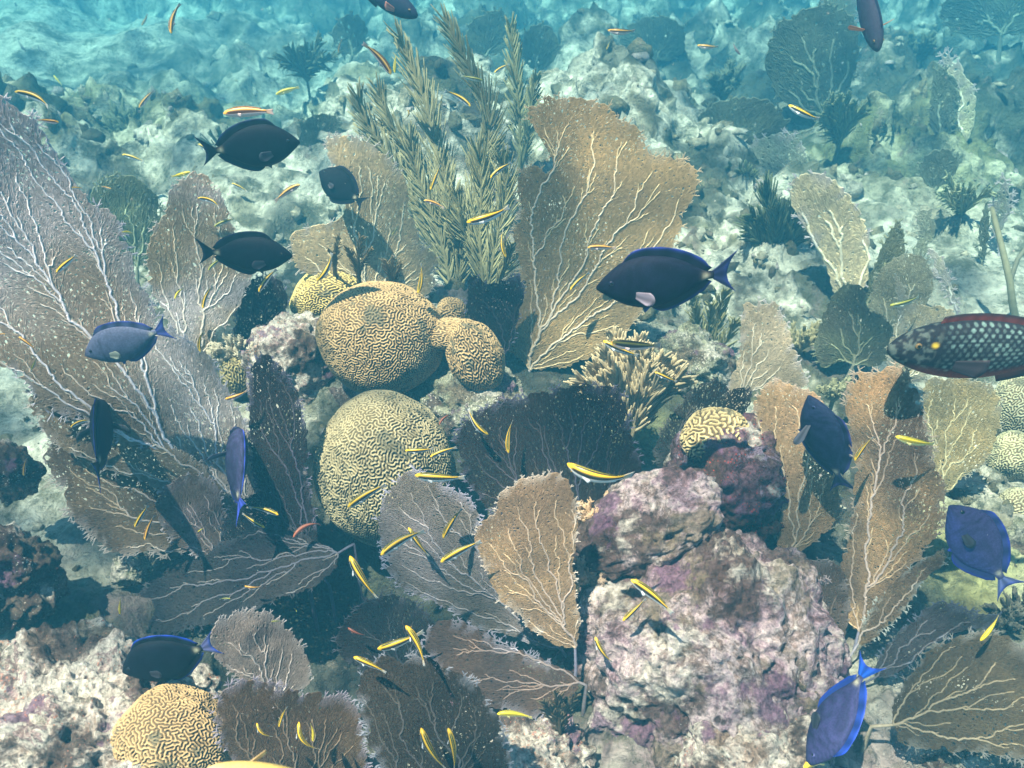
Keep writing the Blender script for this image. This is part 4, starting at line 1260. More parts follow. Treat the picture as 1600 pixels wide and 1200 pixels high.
def tang(label, head, tail, size=.2, roll=0, dd=0.0, body=(.022, .022, .045), belly=None, edge=(.03, .06, .55), fin=None, tailc=None, pect=(.03, .03, .045), deep=1.0, up=None, want=None,
         pspread=.25, bend=0.0, name='tang', cat='fish', eye_ring=None, lines=.25):
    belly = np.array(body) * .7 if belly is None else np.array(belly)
    edge = np.array(edge) * (.7, .7, .6)
    body = np.array(body); fin = body * 1.1 if fin is None else np.array(fin)
    tailc = fin if tailc is None else np.array(tailc)
    pxl = math.hypot(head[0] - tail[0], head[1] - tail[1])
    w = want if want is not None else size * FPX / pxl
    d = max(.75, clear_depth(head, tail, w))
    root = obj(name, None)
    root.empty_display_size = .1
    thing(root, label, cat, 'surgeonfish over the reef')
    s = np.concatenate([np.linspace(0, .1, 10)[:-1], np.linspace(.1, 1, 40)])
    ks = (0, .04, .1, .2, .32, .46, .6, .74, .86, .95, 1)
    top = catmull(ks, np.array((.012, .055, .105, .172, .215, .222, .20, .15, .08, .038, .034)) * deep, s)
    bot = catmull(ks, np.array((.014, .045, .085, .148, .195, .215, .20, .145, .075, .034, .030)) * deep, s)
    wid = catmull(ks, (.010, .028, .046, .066, .078, .078, .068, .048, .026, .014, .011), s)
    xo = lambda q: .5 - .84 * q
    def bc(S, A, V):
        up_ = np.sin(A)
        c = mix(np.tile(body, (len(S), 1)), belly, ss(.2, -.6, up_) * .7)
        ln = .5 + .5 * np.sin((V[:, 2] - .25 * V[:, 0]) * 190 + 2.5 * np.sin(V[:, 0] * 9))
        c = c * (1 - lines + 2 * lines * ln)[:, None]
        g = np.exp(-((S - .27 - .03 * up_) / .012) ** 2) * (np.abs(up_) < .75)
        c = c * (1 - .4 * g)[:, None]
        c = mix(c, body * .5, np.exp(-((S - .02) / .03) ** 2) * .5)
        spine = np.exp(-(((S - .93) / .028) ** 2 + ((up_ - .05) / .5) ** 2))
        return mix(c, (.55, .5, .35), np.clip(spine, 0, 1) * .8)
    yb = lambda x: bend * (x - .1) ** 2
    V, F, C = loft(s, top, bot, wid, 28, xo, bc, bend)
    obj('body', mesh('body', V, F, M_FISH, C, True), root)
    def rayc(inner, rim, k):
        def f(S, T):
            c = mix(np.tile(inner, (len(S), 1)), rim, ss(.62, 1.0, T))
            return c * (1 + .38 * np.sin(S * k))[:, None]
        return f
    q = np.linspace(.20, .93, 26)
    zt = catmull(ks, np.array((.012, .055, .105, .172, .215, .222, .20, .15, .08, .038, .034)) * deep, q)
    zb = catmull(ks, np.array((.014, .045, .085, .148, .195, .215, .20, .145, .075, .034, .030)) * deep, q)
    f = (q - .2) / .73
    hh = .058 * np.sin(np.clip(f * 6, 0, 1) * math.pi / 2) * (1 - ss(.88, 1.0, f) * .75)
    x = xo(q)
    tp = np.stack([x - .035 * f - .012, yb(x), zt + hh], 1); bt = np.stack([x, yb(x), zt - .012], 1)
    V, F, C = sheet(tp, bt, .006, rayc(fin, edge, 130)); obj('dorsal_fin', mesh('dorsal_fin', V, F, M_FIN, C, True), root)
    m = q > .44
    f2 = (q[m] - .44) / .49
    hh = .052 * np.sin(np.clip(f2 * 4, 0, 1) * math.pi / 2) * (1 - ss(.88, 1.0, f2) * .75)
    tp = np.stack([x[m] - .035 * f2 - .012, yb(x[m]), -zb[m] - hh], 1); bt = np.stack([x[m], yb(x[m]), -zb[m] + .012], 1)
    V, F, C = sheet(tp, bt, .006, rayc(fin, edge, 100)); obj('anal_fin', mesh('anal_fin', V, F, M_FIN, C, True), root)
    # crescent tail
    z = np.linspace(-1, 1, 21)
    rootx = -.335 + 0 * z
    bt = np.stack([rootx, yb(rootx), z * .032], 1)
    tx = -.435 - .075 * np.abs(z) ** 1.8
    tp = np.stack([tx, yb(tx) * 1.1, z * .165 * (1 + .05 * z)], 1)
    V, F, C = sheet(tp, bt, .007, rayc(tailc, np.array(edge) * 1.0 + .02, 110)); obj('tail_fin', mesh('tail_fin', V, F, M_FIN, C, True), root)
    for sd in (-1, 1):
        t = np.linspace(0, 1, 9)
        b0 = np.array((.235, sd * .068, -.035)); 
        bt = b0 + np.stack([-.004 * t, 0 * t, -.055 * t], 1)
        sp = pspread
        fa = np.linspace(.15, -.85, 9)
        ln_ = .155 * (.45 + .55 * np.sin(math.pi * (.18 + .68 * t)))
        tp = b0 + np.stack([-ln_ * np.cos(fa) * (1 - .35 * sp), sd * (.012 + ln_ * sp * 1.1), ln_ * np.sin(fa)], 1)
        V, F, C = sheet(tp, bt, .004, rayc(np.array(pect), np.array(pect) * 1.1, 60)); obj('pectoral_fin', mesh('pectoral_fin', V, F, M_FIN, C, True), root)
        ev, ef = ICO[3]
        es = .12
        e_x, e_z = xo(es), .045 * deep
        wy = float(catmull(ks, (.010, .028, .046, .066, .078, .078, .068, .048, .026, .014, .011), np.array([es]))[0])
        pos = np.array((e_x, sd * wy * .93, e_z))
        ec = np.where((np.abs(ev[:, 1]) > .82)[:, None], (.004, .004, .006), np.array(eye_ring if eye_ring else body * 1.8))
        obj('eye', mesh('eye', ev * (.020, .010, .020) + pos, ef, M_EYE, ec, True), root)
    V, F, C = sheet(np.array([(.16 - .05 * t, 0.012, -.16 * deep - .09 + .05 * t) for t in np.linspace(0, 1, 5)]), np.array([(.20 - .05 * t, 0.004, -.14 * deep) for t in np.linspace(0, 1, 5)]), .004, rayc(fin, edge, 30))
    obj('pelvic_fin', mesh('pelvic_fin', V, F, M_FIN, C, True), root)
    orient(root, head, tail, d + dd / 2, d - dd / 2, roll, up)
    return root
M_EYE = attr_mat('fish eye', 0.15, 0.5)

NAVY = (.007, .008, .022); INK = (.005, .006, .012); BLUE = (.035, .040, .13); VIO = (.052, .046, .135); SLATE = (.115, .125, .21)
TANGS = []
def T(*a, **k): TANGS.append((a, k))
T('blackish tang swimming away from the frame corner above the pale lilac fan', (468, 222), (311, 238), .2, 4, body=INK, edge=(.01, .02, .12))
T('black tang with notched tail hovering before the cream fan', (499, 268), (570, 320), .14, 28, body=INK, edge=(.008, .012, .08), deep=1.25)
T('sleek black tang passing in front of the upright brown fan', (457, 400), (307, 393), .19, 0, body=INK, edge=(.008, .012, .06), deep=.92)
T('large navy tang with bright blue tail edge crossing the golden fan', (932, 450), (1150, 425), .22, 4, body=NAVY, edge=(.03, .05, .42), tailc=(.03, .035, .12), pect=(.24, .20, .26), deep=.92, pspread=.5)
T('pale slate blue tang with dark eye in front of the lilac grey fan', (133, 555), (266, 512), .2, 4, body=SLATE, belly=(.065, .085, .13), edge=(.05, .07, .5), fin=(.07, .085, .19), tailc=(.07, .09, .34), pect=(.36, .36, .30), eye_ring=(.03, .035, .06), lines=.1)
T('narrow dark tang seen tail on against the layered brown fan', (163, 628), (150, 748), .2, 0, .17, body=NAVY, edge=(.03, .05, .4), up=-CF * .8 + CU * .6 + CR * .12, pspread=.8, pect=(.09, .09, .1), deep=.9)
T('violet blue tang seen from behind beside the tall dark fan', (366, 668), (376, 806), .2, 0, .15, body=(.04, .036, .095), edge=(.05, .09, .85), up=-CF * .75 + CU * .5 + CR * .5, pspread=1.0, pect=(.16, .15, .2), tailc=(.06, .08, .5))
T('dark tang with glowing blue back edge above the pale rubble boulder', (192, 1050), (340, 1005), .2, 8, body=INK, edge=(.02, .07, .7), tailc=(.14, .14, .34), deep=1.25)
T('deep blue tang with spread clear fins over the orange tan fan', (1264, 618), (1318, 768), .2, 0, -.04, body=(.022, .028, .075), edge=(.12, .11, .5), up=CR * .5 - CF * .85 + CU * .2, pspread=1.3, pect=(.15, .14, .17))
T('violet tang with dark eye patch diving off at the frame edge', (1484, 790), (1580, 925), .2, 0, 0, body=VIO, belly=(.04, .045, .18), edge=(.05, .07, .7), fin=(.04, .05, .2), tailc=(.16, .18, .40), up=CR * .8 + CU * .55 - CF * .1, eye_ring=(.01, .01, .02), lines=.18, deep=1.1)
T('bright blue edged tang nosing down beside the big pink rock', (1262, 1195), (1362, 1030), .2, 0, 0, body=(.032, .03, .10), edge=(.03, .09, .9), fin=(.02, .045, .28), tailc=(.02, .10, .6), up=CR * .5 - CF * .85 + CU * .3, deep=.95)

def parrot(label, head, tail, size, roll, up, cols, want=None, pect=(.5, .12, .06), dd=0.0, mottled=True, pspread=.4, grp='parrotfish over the reef'):
    pxl = math.hypot(head[0] - tail[0], head[1] - tail[1])
    d = max(.7, clear_depth(head, (tail[0] * .6 + head[0] * .4, tail[1] * .6 + head[1] * .4), want if want else size * FPX / pxl))
    root = obj('parrotfish', None); thing(root, label, 'fish', grp)
    s = np.concatenate([np.linspace(0, .08, 14)[:-1], np.linspace(.08, 1, 190)])
    ks = (0, .03, .08, .18, .32, .48, .64, .8, .92, 1)
    T_ = (.020, .045, .075, .112, .138, .142, .125, .090, .060, .055); B_ = (.022, .045, .070, .105, .132, .138, .118, .082, .055, .050)
    W_ = (.015, .035, .055, .075, .085, .082, .066, .042, .022, .014)
    top, bot, wid = (catmull(ks, q, s) for q in (T_, B_, W_))
    xo = lambda q: .5 - .84 * q
    base, cell, belly, hd = (np.array(c) for c in cols)
    def bc(S, A, V):
        zz = np.sin(A)
        c = np.tile(base, (len(S), 1))
        if mottled:
            wv = perlin(np.stack([S * 7, zz * 2.5, V[:, 1] * 0], 1), 31)
            row = (zz * 7.0 + .22 * wv)
            ri = np.floor(row)
            cx = S * (27 - 3 * S) + .5 * (ri % 2) + .2 * wv
            fx = cx - np.floor(cx) - .5; fz = row - ri - .5
            rnd = _rn[(np.floor(cx).astype(int) * 31 + ri.astype(int) * 17) & 4095][:, 0]
            e = np.sqrt((fx / (.24 + .12 * rnd)) ** 2 + (fz / .42) ** 2)
            m = ss(1.05, .65, e) * ss(.22, .30, S) * (.15 + .85 * rnd) * ss(-.75, -.45, zz)
            c = mix(c, cell, m)
            hn = fbm(V * 30, 3, 77)
            c = mix(c, hd, ss(.26, .20, S) * ss(-.05, .35, hn))
            c = mix(c, belly, ss(-.35, -.7, zz) * ss(.05, .2, S))
            c = mix(c, (.75, .5, .04), np.exp(-(((S - .20) / .018) ** 2 + ((zz - .42) / .10) ** 2) ** 2))
        else:
            c = mix(c, belly, ss(-.1, -.8, zz) * .8)
            c = mix(c, hd, ss(.2, .05, S))
        return c
    V, F, C = loft(s, top, bot, wid, 96 if mottled else 40, xo, bc, 0.0, 2.2)
    obj('body', mesh('body', V, F, M_FISH, C, True), root)
    fc = lambda inner, rim: (lambda S, T: mix(np.tile(inner, (len(S), 1)), rim, ss(.5, 1, T)) * (1 + .25 * np.sin(S * 90))[:, None])
    q = np.linspace(.24, .9, 24); zt = catmull(ks, T_, q); x = xo(q)
    V, F, C = sheet(np.stack([x - .015, 0 * x, zt + .032], 1), np.stack([x, 0 * x, zt - .008], 1), .004, fc(belly * .5 + base * .5, base)); obj('dorsal_fin', mesh('dorsal_fin', V, F, M_FIN, C, True), root)
    q = np.linspace(.6, .9, 14); zb = catmull(ks, B_, q); x = xo(q)
    V, F, C = sheet(np.stack([x - .015, 0 * x, -zb - .04], 1), np.stack([x, 0 * x, -zb + .008], 1), .004, fc(belly, base)); obj('anal_fin', mesh('anal_fin', V, F, M_FIN, C, True), root)
    z = np.linspace(-1, 1, 15)
    V, F, C = sheet(np.stack([-.485 - .01 * z ** 2, 0 * z, z * .11], 1), np.stack([-.335 + 0 * z, 0 * z, z * .05], 1), .006, fc(base, belly)); obj('tail_fin', mesh('tail_fin', V, F, M_FIN, C, True), root)
    for sd in (-1, 1):
        t = np.linspace(0, 1, 9); b0 = np.array((.24, sd * .076, -.02))
        fa = np.linspace(.4, -.6, 9)
        tp = b0 + np.stack([-.15 * np.cos(fa) * (1 - .5 * pspread), sd * (.02 + .17 * pspread * np.cos(fa)), .12 * np.sin(fa)], 1) * (1 - .2 * t)[:, None]
        bt = b0 + np.stack([-.004 * t, 0 * t, -.045 * t], 1)
        V, F, C = sheet(tp, bt, .004, fc(np.array(pect), np.array(pect) * 1.2)); obj('pectoral_fin', mesh('pectoral_fin', V, F, M_FIN, C, True), root)
        ev, ef = ICO[3]
        ec = np.where((np.abs(ev[:, 1]) > .82)[:, None], (.004, .004, .006), (.22, .14, .05))
        obj('eye', mesh('eye', ev * (.015, .008, .015) + (xo(.12), sd * .060, .045), ef, M_EYE, ec, True), root)
    orient(root, head, tail, d + dd / 2, d - dd / 2, roll, up)

# ---- wrasses: one mesh each, shared by the copies that bend alike
def wrasse_mesh(bend, kind):
    s = np.concatenate([np.linspace(0, .08, 7)[:-1], np.linspace(.08, 1, 34)])
    ks = (0, .03, .08, .18, .34, .52, .7, .85, .95, 1)
    top = catmull(ks, (.010, .028, .048, .072, .086, .084, .068, .046, .036, .036), s)
    bot = catmull(ks, (.010, .028, .046, .070, .086, .082, .064, .044, .034, .034), s)
    wid = 1.15 * catmull(ks, (.010, .026, .042, .058, .064, .058, .043, .026, .016, .012), s)
    top = top * 1.15; bot = bot * 1.2
    xo = lambda q: .5 - .84 * q
    yel, blk, wht, grn = {'yellow': ((.80, .47, .02), (.012, .011, .010), (.62, .62, .66), (.50, .42, .03)),
                          'orange': ((.80, .40, .05), (.07, .03, .02), (.66, .50, .50), (.60, .30, .05)),
                          'olive': ((.36, .33, .05), (.04, .045, .02), (.45, .48, .42), (.20, .24, .04)),
                          'red': ((.36, .10, .05), (.12, .04, .03), (.3, .14, .12), (.30, .10, .05)),
                          'lemon': ((.86, .62, .03), (.30, .24, .02), (.80, .70, .30), (.55, .55, .05)),
                          'grey': ((.10, .12, .12), (.05, .06, .07), (.2, .24, .25), (.08, .1, .1))}[kind]
    def bc(S, A, V):
        z = np.sin(A)
        c = np.tile(np.array(yel, float), (len(S), 1))
        c = mix(c, blk, ss(.86, .92, z) * ss(.08, .16, S))
        c = mix(c, grn, ss(.985, .998, z))
        c = mix(c, blk, ss(.62, .52, z) * ss(.05, .12, S))
        c = mix(c, wht, ss(-.06, -.2, z))
        return mix(c, yel, ss(.07, .03, S) * .8)
    V, F, C = loft(s, top, bot, wid, 32, xo, bc, bend, 2.0)
    mb = MB(); mb.add(V, F, C)
    yb = lambda x: bend * (x - .1) ** 2
    q = np.linspace(.22, .88, 14); x = xo(q)
    fc = lambda a, b: (lambda S, T: mix(np.tile(np.array(a, float), (len(S), 1)), b, T))
    zt = catmull(ks, (.010, .028, .048, .072, .086, .084, .068, .046, .036, .036), q)
    mb.add(*sheet(np.stack([x - .015, yb(x), zt + .026], 1), np.stack([x, yb(x), zt - .006], 1), .003, fc(grn, blk)))
    q = np.linspace(.5, .88, 10); x = xo(q); zb = catmull(ks, (.010, .028, .046, .070, .086, .082, .064, .044, .034, .034), q)
    mb.add(*sheet(np.stack([x - .015, yb(x), -zb - .026], 1), np.stack([x, yb(x), -zb + .006], 1), .003, fc(wht, wht)))
    z = np.linspace(-1, 1, 9)
    tx = -.475 - .02 * z ** 2
    mb.add(*sheet(np.stack([tx, yb(tx), z * .062], 1), np.stack([-.335 + 0 * z, yb(-.335 + 0 * z), z * .034], 1), .004, fc(np.array(yel) * .4 + np.array(wht) * .3, np.array(wht) * .7)))
    for sd in (-1, 1):
        t = np.linspace(0, 1, 5); b0 = np.array((.25, sd * .055, -.012))
        fa = np.linspace(.3, -.6, 5)
        mb.add(*sheet(b0 + np.stack([-.11 * np.cos(fa), sd * (.02 + .05 * np.cos(fa)), .09 * np.sin(fa)], 1), b0 + np.stack([-.003 * t, 0 * t, -.03 * t], 1), .002, fc(wht, wht)))
        ev, ef = ICO[2]
        ef4 = np.concatenate([ef, ef[:, 2:]], 1)
        mb.add(ev * (.014, .006, .014) + (xo(.09), sd * .047, .018), ef4, np.where((np.abs(ev[:, 1]) > .6)[:, None], (.004, .004, .004), (.6, .35, .05)))
    return mesh('wrasse', np.concatenate(mb.v), np.concatenate(mb.f), M_WRASSE, np.concatenate(mb.c), True)

WM = {}
W_GROUP = 'small wrasses schooling over the reef'
WR = []
def W(where, hx, hy, tx, ty, kind='yellow', bend=0, size=.085, roll=0, dd=0.0):
    bend = round(bend * random.choice((1.3, 2.0, 3.0, -1.6)), 2) if abs(bend) < .5 else bend
    WR.append((where, hx, hy, tx, ty, kind, bend, size, roll, dd))

W('darting down beside the fan mist in the top corner above the pale sand', 264, 52, 275, 4, 'orange', .5)
W('gliding over the shoulder of the lilac grey fan, well lit', 28, 141, 86, 163, 'yellow', .25)
W('pinkish and blurred just under the one over the lilac fan shoulder', 92, 191, 58, 187, 'orange', 0)
W('tiny and pale over the dark reef patch beyond the lilac fan', 84, 118, 97, 134, 'lemon', 0)
W('thin and orange, pointing up to the far reef crest', 217, 168, 240, 140, 'orange', .15)
W('short, above the pale green fan disc', 192, 241, 227, 252, 'yellow', .2)
W('pale bellied, touching the tip of the upright brown fan', 297, 269, 267, 277, 'lemon', .2)
W('small stripe at the rim of the lilac fan near the green disc', 112, 293, 130, 294, 'yellow', 0)
W('pink and tiny over the middle of the green fan disc', 174, 295, 158, 291, 'orange', 0)
W('little yellow hook low on the green fan disc', 191, 362, 208, 362, 'lemon', .8)
W('arched over the lit top of the upright brown fan', 312, 307, 349, 320, 'yellow', 1.0)
W('thin dark one crossing the side rim of the upright brown fan', 335, 353, 366, 340, 'olive', .2)
W('small, in open water between fan tip and black tang', 363, 286, 388, 299, 'yellow', .2)
W('white bellied, crossing the tail of the uppermost dark tang', 312, 224, 338, 248, 'yellow', .4)
W('long and level right above the back of the uppermost dark tang', 350, 176, 430, 172, 'orange', -.2)
W('faded pink, far off in the top haze', 222, 40, 232, 22, 'orange', .3)
W('grey silhouette over the far pale sand', 40, 80, 25, 62, 'grey', .3)
W('second grey silhouette over the far sand, smaller', 65, 83, 56, 69, 'grey', .2)
W('short upright orange one above the reef crest', 528, 82, 533, 60, 'orange', .2)
W('long, nose to nose with a thin one in a v shape', 614, 115, 572, 65, 'orange', .25)
W('thin upright partner closing the v shape', 616, 114, 618, 83, 'lemon', .1)
W('green yellow, over pale rubble left of the plumes', 431, 147, 468, 135, 'lemon', .2)
W('curving down between two plume tips', 737, 165, 698, 139, 'yellow', -.3)
W('olive, crossing the bright tip of the tallest plume', 754, 126, 719, 119, 'olive', .2)
W('curved, beside the slim plume standing apart', 772, 113, 795, 99, 'yellow', .5)
W('tiny comma shape on the plume cluster', 640, 172, 637, 188, 'yellow', 1.2)
W('orange with white belly in open water above the black tang', 468, 287, 428, 312, 'orange', .3)
W('upright, over the middle of the broad plume', 672, 297, 688, 257, 'yellow', .1)
W('downward slanting below the upright one on the plume', 663, 312, 696, 323, 'orange', .25)
W('curved up, by the torn edge of the golden fan', 765, 277, 797, 252, 'yellow', .5)
W('large and arched with clear white belly left of the golden fan', 730, 350, 799, 328, 'yellow', -.5)
W('upright with dark stripe between plume foot and golden fan', 788, 403, 780, 358, 'yellow', .3)
W('dull little one on the cream fan face', 613, 367, 623, 352, 'olive', 0)
W('bright, level over the far blue reef', 950, 49, 994, 51, 'orange', -.3)
W('tiny, hanging under the bright level one', 948, 77, 954, 63, 'yellow', 0)
W('bright arched one nearing the small pink fish', 1090, 72, 1124, 75, 'orange', -.8)
W('pink slip of a fish by the far fingered coral', 1156, 86, 1144, 69, 'red', .3)
W('black bodied, touching the back of the large navy tang', 918, 386, 963, 386, 'orange', .2)
W('row spotted, slanting before the huge blue grey fan', 1232, 166, 1281, 190, 'yellow', -.2)
W('slim green one over the top of the lilac fan ribs', 88, 425, 120, 397, 'yellow', .1)
W('bright, under the belly of the sleek black tang', 403, 455, 430, 418, 'yellow', .3)
W('dull green, under the tail of the sleek black tang', 325, 421, 346, 402, 'olive', .3)
W('small, between the lilac fan and the upright brown fan', 272, 466, 284, 448, 'lemon', .3)
W('upright on the brown fan face, curved', 315, 481, 328, 445, 'yellow', .4)
W('u shaped at the foot of the upright brown fan', 310, 550, 313, 514, 'yellow', .6)
W('dusty orange on the lower ribs of the lilac fan', 30, 526, 58, 547, 'orange', .1)
W('faint, slanting near the dusty orange one', 49, 578, 57, 560, 'olive', 0)
W('curved, next to the narrow dark tang', 111, 665, 142, 652, 'yellow', .4)
W('gold, above the tall dark fan edge', 352, 625, 388, 613, 'orange', .3)
W('cut by the frame edge near the lilac fan foot', 8, 522, -8, 523, 'orange', 0)
W('upright over the sand slope edge by the brown rock', 36, 743, 40, 714, 'orange', .1)
W('curved, large, over the arched brain coral', 498, 441, 525, 398, 'yellow', .4)
W('upright, in front of the cream fan foot', 655, 459, 662, 411, 'yellow', .15)
W('dark backed, turning away over the pale green brain coral', 685, 662, 702, 644, 'red', .8)
W('bright, diving at the edge of the blackish fan', 760, 682, 725, 643, 'yellow', .2)
W('upright, seen from above on the blackish fan', 792, 708, 796, 655, 'yellow', .1)
W('level, on the side of the pale green brain coral', 633, 705, 678, 703, 'yellow', -.1)
W('slanting tail to tail with the level one on the brain coral', 672, 713, 714, 697, 'yellow', .1)
W('long and level just above the lilac edged fan', 648, 744, 728, 749, 'yellow', -.08)
W('long, slanting across the lower pale green brain coral', 543, 791, 603, 754, 'yellow', .15)
W('small and slim on the golden fan ahead of the navy tang', 890, 452, 919, 424, 'yellow', .1)
W('front one of a pair above the tan bush, diving', 942, 534, 998, 559, 'yellow', .15)
W('rear one of a pair above the tan bush, level', 955, 537, 1034, 544, 'orange', -.1)
W('small, above pale rubble by the tan bush', 1023, 582, 1058, 598, 'yellow', .1)
W('largest of all, over the lower blackish fan beside the boulder', 885, 733, 990, 760, 'yellow', -.25, .1)
W('olive, in front of the frosted fan above the parrotfish', 1392, 479, 1440, 466, 'olive', -.3)
W('slanting between the orange tan and the two toned fan', 1334, 719, 1363, 680, 'yellow', .15)
W('plump yellow, on the two toned fan face', 1400, 684, 1462, 698, 'lemon', .2)
W('thin, at the lower tip of the layered brown fan', 210, 823, 231, 788, 'yellow', .1)
W('broad orange one beside the thin tip fish', 225, 843, 239, 803, 'orange', .1)
W('upright and green above the dark tang with glowing back', 187, 960, 187, 934, 'lemon', .1)
W('speck sized, on the hollow sweep fan', 309, 831, 318, 825, 'lemon', 0)
W('short and level over the blackish blue fan', 360, 935, 343, 935, 'olive', .2)
W('pink bellied, level over the blackish blue fan', 382, 917, 408, 919, 'orange', -.3)
W('trailing below the violet blue tang tail', 413, 825, 377, 803, 'yellow', .1)
W('slanting right of the violet blue tang tail', 436, 803, 390, 789, 'yellow', -.1)
W('dull red, over the shadow between tang and brain coral', 457, 835, 498, 809, 'red', .3)
W('long, head low, leading the crossing pair on the lilac edged fan', 594, 864, 662, 823, 'yellow', .12)
W('crossing behind the long one on the lilac edged fan', 637, 825, 669, 872, 'yellow', .1)
W('diving in the dark hollow, bright double stripe', 545, 870, 587, 939, 'yellow', .1)
W('upright slanting, high on the lilac edged fan', 691, 840, 720, 792, 'yellow', .15)
W('long, aiming at the warm brown leaf fan', 688, 877, 752, 843, 'yellow', .12)
W('tiny curl in the dark hollow', 460, 949, 466, 959, 'lemon', 1.0)
W('slanting down over the notched fan tips', 637, 976, 669, 1038, 'yellow', .1)
W('plump, crossing behind the slanting one at the notched fan', 590, 1016, 664, 990, 'yellow', .12)
W('slim, pointing at the notch of the dark fan', 553, 1026, 605, 1050, 'yellow', .08)
W('curled, over the dark brown bottom fan', 398, 1133, 420, 1158, 'yellow', -.8)
W('upright small one on the dark brown bottom fan', 435, 1135, 447, 1102, 'yellow', .2)
W('longer, diving on the dark brown bottom fan', 460, 1133, 486, 1182, 'yellow', -.3)
W('shortest, upright on the dark brown bottom fan', 490, 1158, 488, 1129, 'lemon', .2)
W('larger of the two at the bottom edge on the notched fan', 655, 1140, 692, 1208, 'yellow', -.1)
W('slimmer of the two at the bottom edge on the notched fan', 703, 1137, 715, 1205, 'yellow', -.15)
W('level and gold below the reddish brown fan', 777, 1113, 833, 1117, 'lemon', .1)
W('thin green stripe on the dusty pinkish fan', 424, 971, 439, 970, 'olive', 0)
W('dim dark red one deep in the hollow', 543, 982, 569, 995, 'red', .2)
W('bright, diving across the big pink rock', 987, 904, 1053, 956, 'yellow', .06)
W('partly hidden behind the bright one on the pink rock', 973, 970, 1010, 935, 'yellow', 0)
W('curved, at the shaded side of the pink rock', 928, 997, 953, 1039, 'yellow', -.3)
W('slanting over the rim of the widest olive brown fan', 1533, 1002, 1564, 962, 'lemon', .1)
W('big yellow blur below the nosing blue tang', 1255, 1198, 1332, 1160, 'lemon', .05, .11)

# ---- now put the fishes in the water
for a, k in TANGS:
    tang(*a, **k)
parrot('checker scaled parrotfish with red belly entering from the frame edge', (1388, 546), (1740, 545), .36, 6, None,
       ((.018, .018, .024), (.15, .24, .23), (.24, .04, .03), (.09, .11, .10)), pect=(.05, .04, .05))
parrot('dark purplish parrotfish with orange fins diving head first from the top edge', (1372, 80), (1338, -60), .24, 0, Vector(CU) * .25 - Vector(CF) + Vector(CR) * .2,
       ((.035, .028, .055), (.05, .05, .1), (.02, .03, .12), (.05, .04, .06)), mottled=False, pect=(.62, .22, .08), pspread=1.2)
parrot('dark fish with reddish fin leaving through the top edge', (652, 26), (540, -40), .22, 0, None,
       ((.016, .020, .045), (.05, .05, .1), (.012, .016, .04), (.02, .02, .05)), mottled=False, pect=(.5, .2, .16), pspread=.3)
parrot('pale yellow fish with orange back cut off by the bottom edge', (318, 1208), (560, 1224), .17, -20, None,
       ((.78, .55, .16), (.8, .7, .3), (.82, .70, .36), (.80, .58, .25)), want=.9, mottled=False, pect=(.8, .6, .3))

SPEC = []
for w in WR:
    where, hx, hy, tx, ty, kind, bend, size, roll, dd = w
    px = math.hypot(hx - tx, hy - ty)
    SPEC.append(max(.8, clear_depth((hx, hy), (tx, ty), min(size * FPX / px, 5.2))))
for w, d in zip(WR, SPEC):
    where, hx, hy, tx, ty, kind, bend, size, roll, dd = w
    key = (kind, bend)
    if key not in WM:
        WM[key] = wrasse_mesh(bend, kind)
    o = obj('wrasse', WM[key])
    word = {'yellow': 'yellow and black striped', 'orange': 'orange backed', 'olive': 'olive striped', 'red': 'dull red', 'lemon': 'lemon yellow', 'grey': 'slender grey'}[kind]
    lab = ('wrasse ' + where) if len(where.split()) > 11 else (word + ' wrasse ' + where)
    thing(o, lab, 'fish', W_GROUP)
    orient(o, (hx, hy), (tx, ty), d, d, roll)

# ------------------------------------------------------------------ drifting specks
n = 420
mb = MB()
v1, f1 = ICO[1]
for i in range(n):
    d = RNG.uniform(.6, 2.2)
    c = P(RNG.uniform(-200, 1800), RNG.uniform(-100, 1300), d)
    if c[2] < -1.38:
        continue
    mb.add(v1 * RNG.uniform(.4, 1.0, 3) * RNG.uniform(.5, 1.3) ** 2 * .0006 + c, f1, np.array((.75, .75, .7)) * RNG.uniform(.6, 1))
o = mb.build('drifting_specks', M_SPECK, smooth=True)
o['kind'] = 'stuff'
o['label'] = 'fine pale particles drifting in the water'

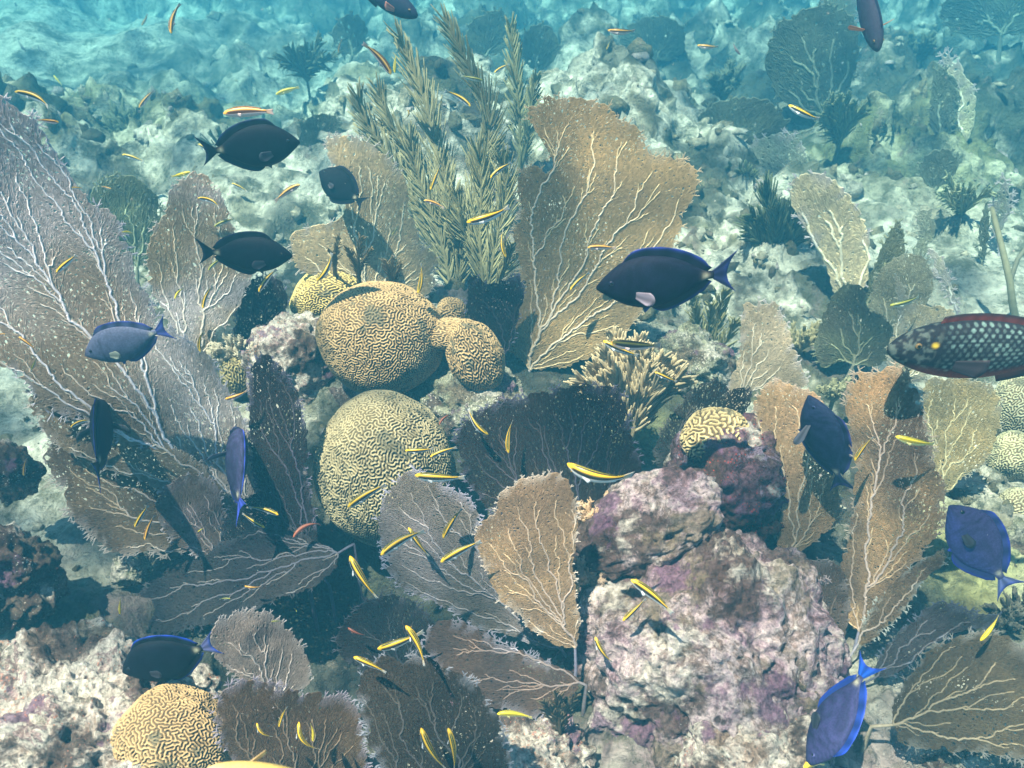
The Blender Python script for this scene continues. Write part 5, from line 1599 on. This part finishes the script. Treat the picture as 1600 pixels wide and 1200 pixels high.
# ------------------------------------------------------------------ the water: unseen sheet above, added to dapple the sun, hazy body below
m, N, L = new_mat('dapple tinted water sheet')
N.remove(N['Principled BSDF'])
tc = N.new('ShaderNodeTexCoord')
nz = N.new('ShaderNodeTexNoise'); nz.inputs['Scale'].default_value = 1.6; nz.inputs['Detail'].default_value = 2
L.new(tc.outputs['Object'], nz.inputs['Vector'])
ad = N.new('ShaderNodeVectorMath'); ad.operation = 'MULTIPLY_ADD'; ad.inputs[1].default_value = (.5, .5, .5)
L.new(nz.outputs['Color'], ad.inputs[0]); L.new(tc.outputs['Object'], ad.inputs[2])
vo = N.new('ShaderNodeTexVoronoi'); vo.feature = 'SMOOTH_F1'; vo.inputs['Scale'].default_value = 3.2; vo.inputs['Smoothness'].default_value = .35
L.new(ad.outputs[0], vo.inputs['Vector'])
mr = N.new('ShaderNodeMapRange'); mr.inputs[1].default_value = .10; mr.inputs[2].default_value = .62; mr.inputs[3].default_value = .22; mr.inputs[4].default_value = 1.0
mr.interpolation_type = 'SMOOTHSTEP'
L.new(vo.outputs['Distance'], mr.inputs[0])
tr = N.new('ShaderNodeBsdfTransparent'); L.new(mr.outputs[0], tr.inputs['Color'])  # ripples of light painted as the sheet's tint, so sunlight falls in dapples
L.new(tr.outputs[0], N['Material Output'].inputs['Surface'])
gx, gy = np.meshgrid(np.linspace(-30, 30, 61), np.linspace(-8, 40, 49), indexing='ij')
zz = 1.1 + .02 * np.sin(gx * 2.1 + gy) + .02 * np.sin(gy * 1.7 - gx * .6)
i = (np.arange(60)[:, None] * 49 + np.arange(48)[None]).ravel()
o = obj('water', mesh('water', np.stack([gx, gy, zz], 2).reshape(-1, 3), np.stack([i, i + 49, i + 50, i + 1], 1), m, None, True))
o['kind'] = 'structure'

hm, N, L = new_mat('sea haze')
N.remove(N['Principled BSDF'])
pv = N.new('ShaderNodeVolumePrincipled')
pv.inputs['Color'].default_value = (*HAZE_COLOR, 1)
pv.inputs['Absorption Color'].default_value = (*HAZE_ABSORB, 1)
pv.inputs['Density'].default_value = HAZE_DENSITY
pv.inputs['Anisotropy'].default_value = 0.0
L.new(pv.outputs[0], N['Material Output'].inputs['Volume'])
x0, x1, y0, y1, z0, z1 = -46, 46, -6, 32, -4.0, .35
V = np.array([(x, y, z) for x in (x0, x1) for y in (y0, y1) for z in (z0, z1)], float)
F = np.array([(0, 1, 3, 2), (4, 6, 7, 5), (0, 4, 5, 1), (2, 3, 7, 6), (0, 2, 6, 4), (1, 5, 7, 3)])
o = obj('haze', mesh('haze', V, F, hm))
o['kind'] = 'stuff'
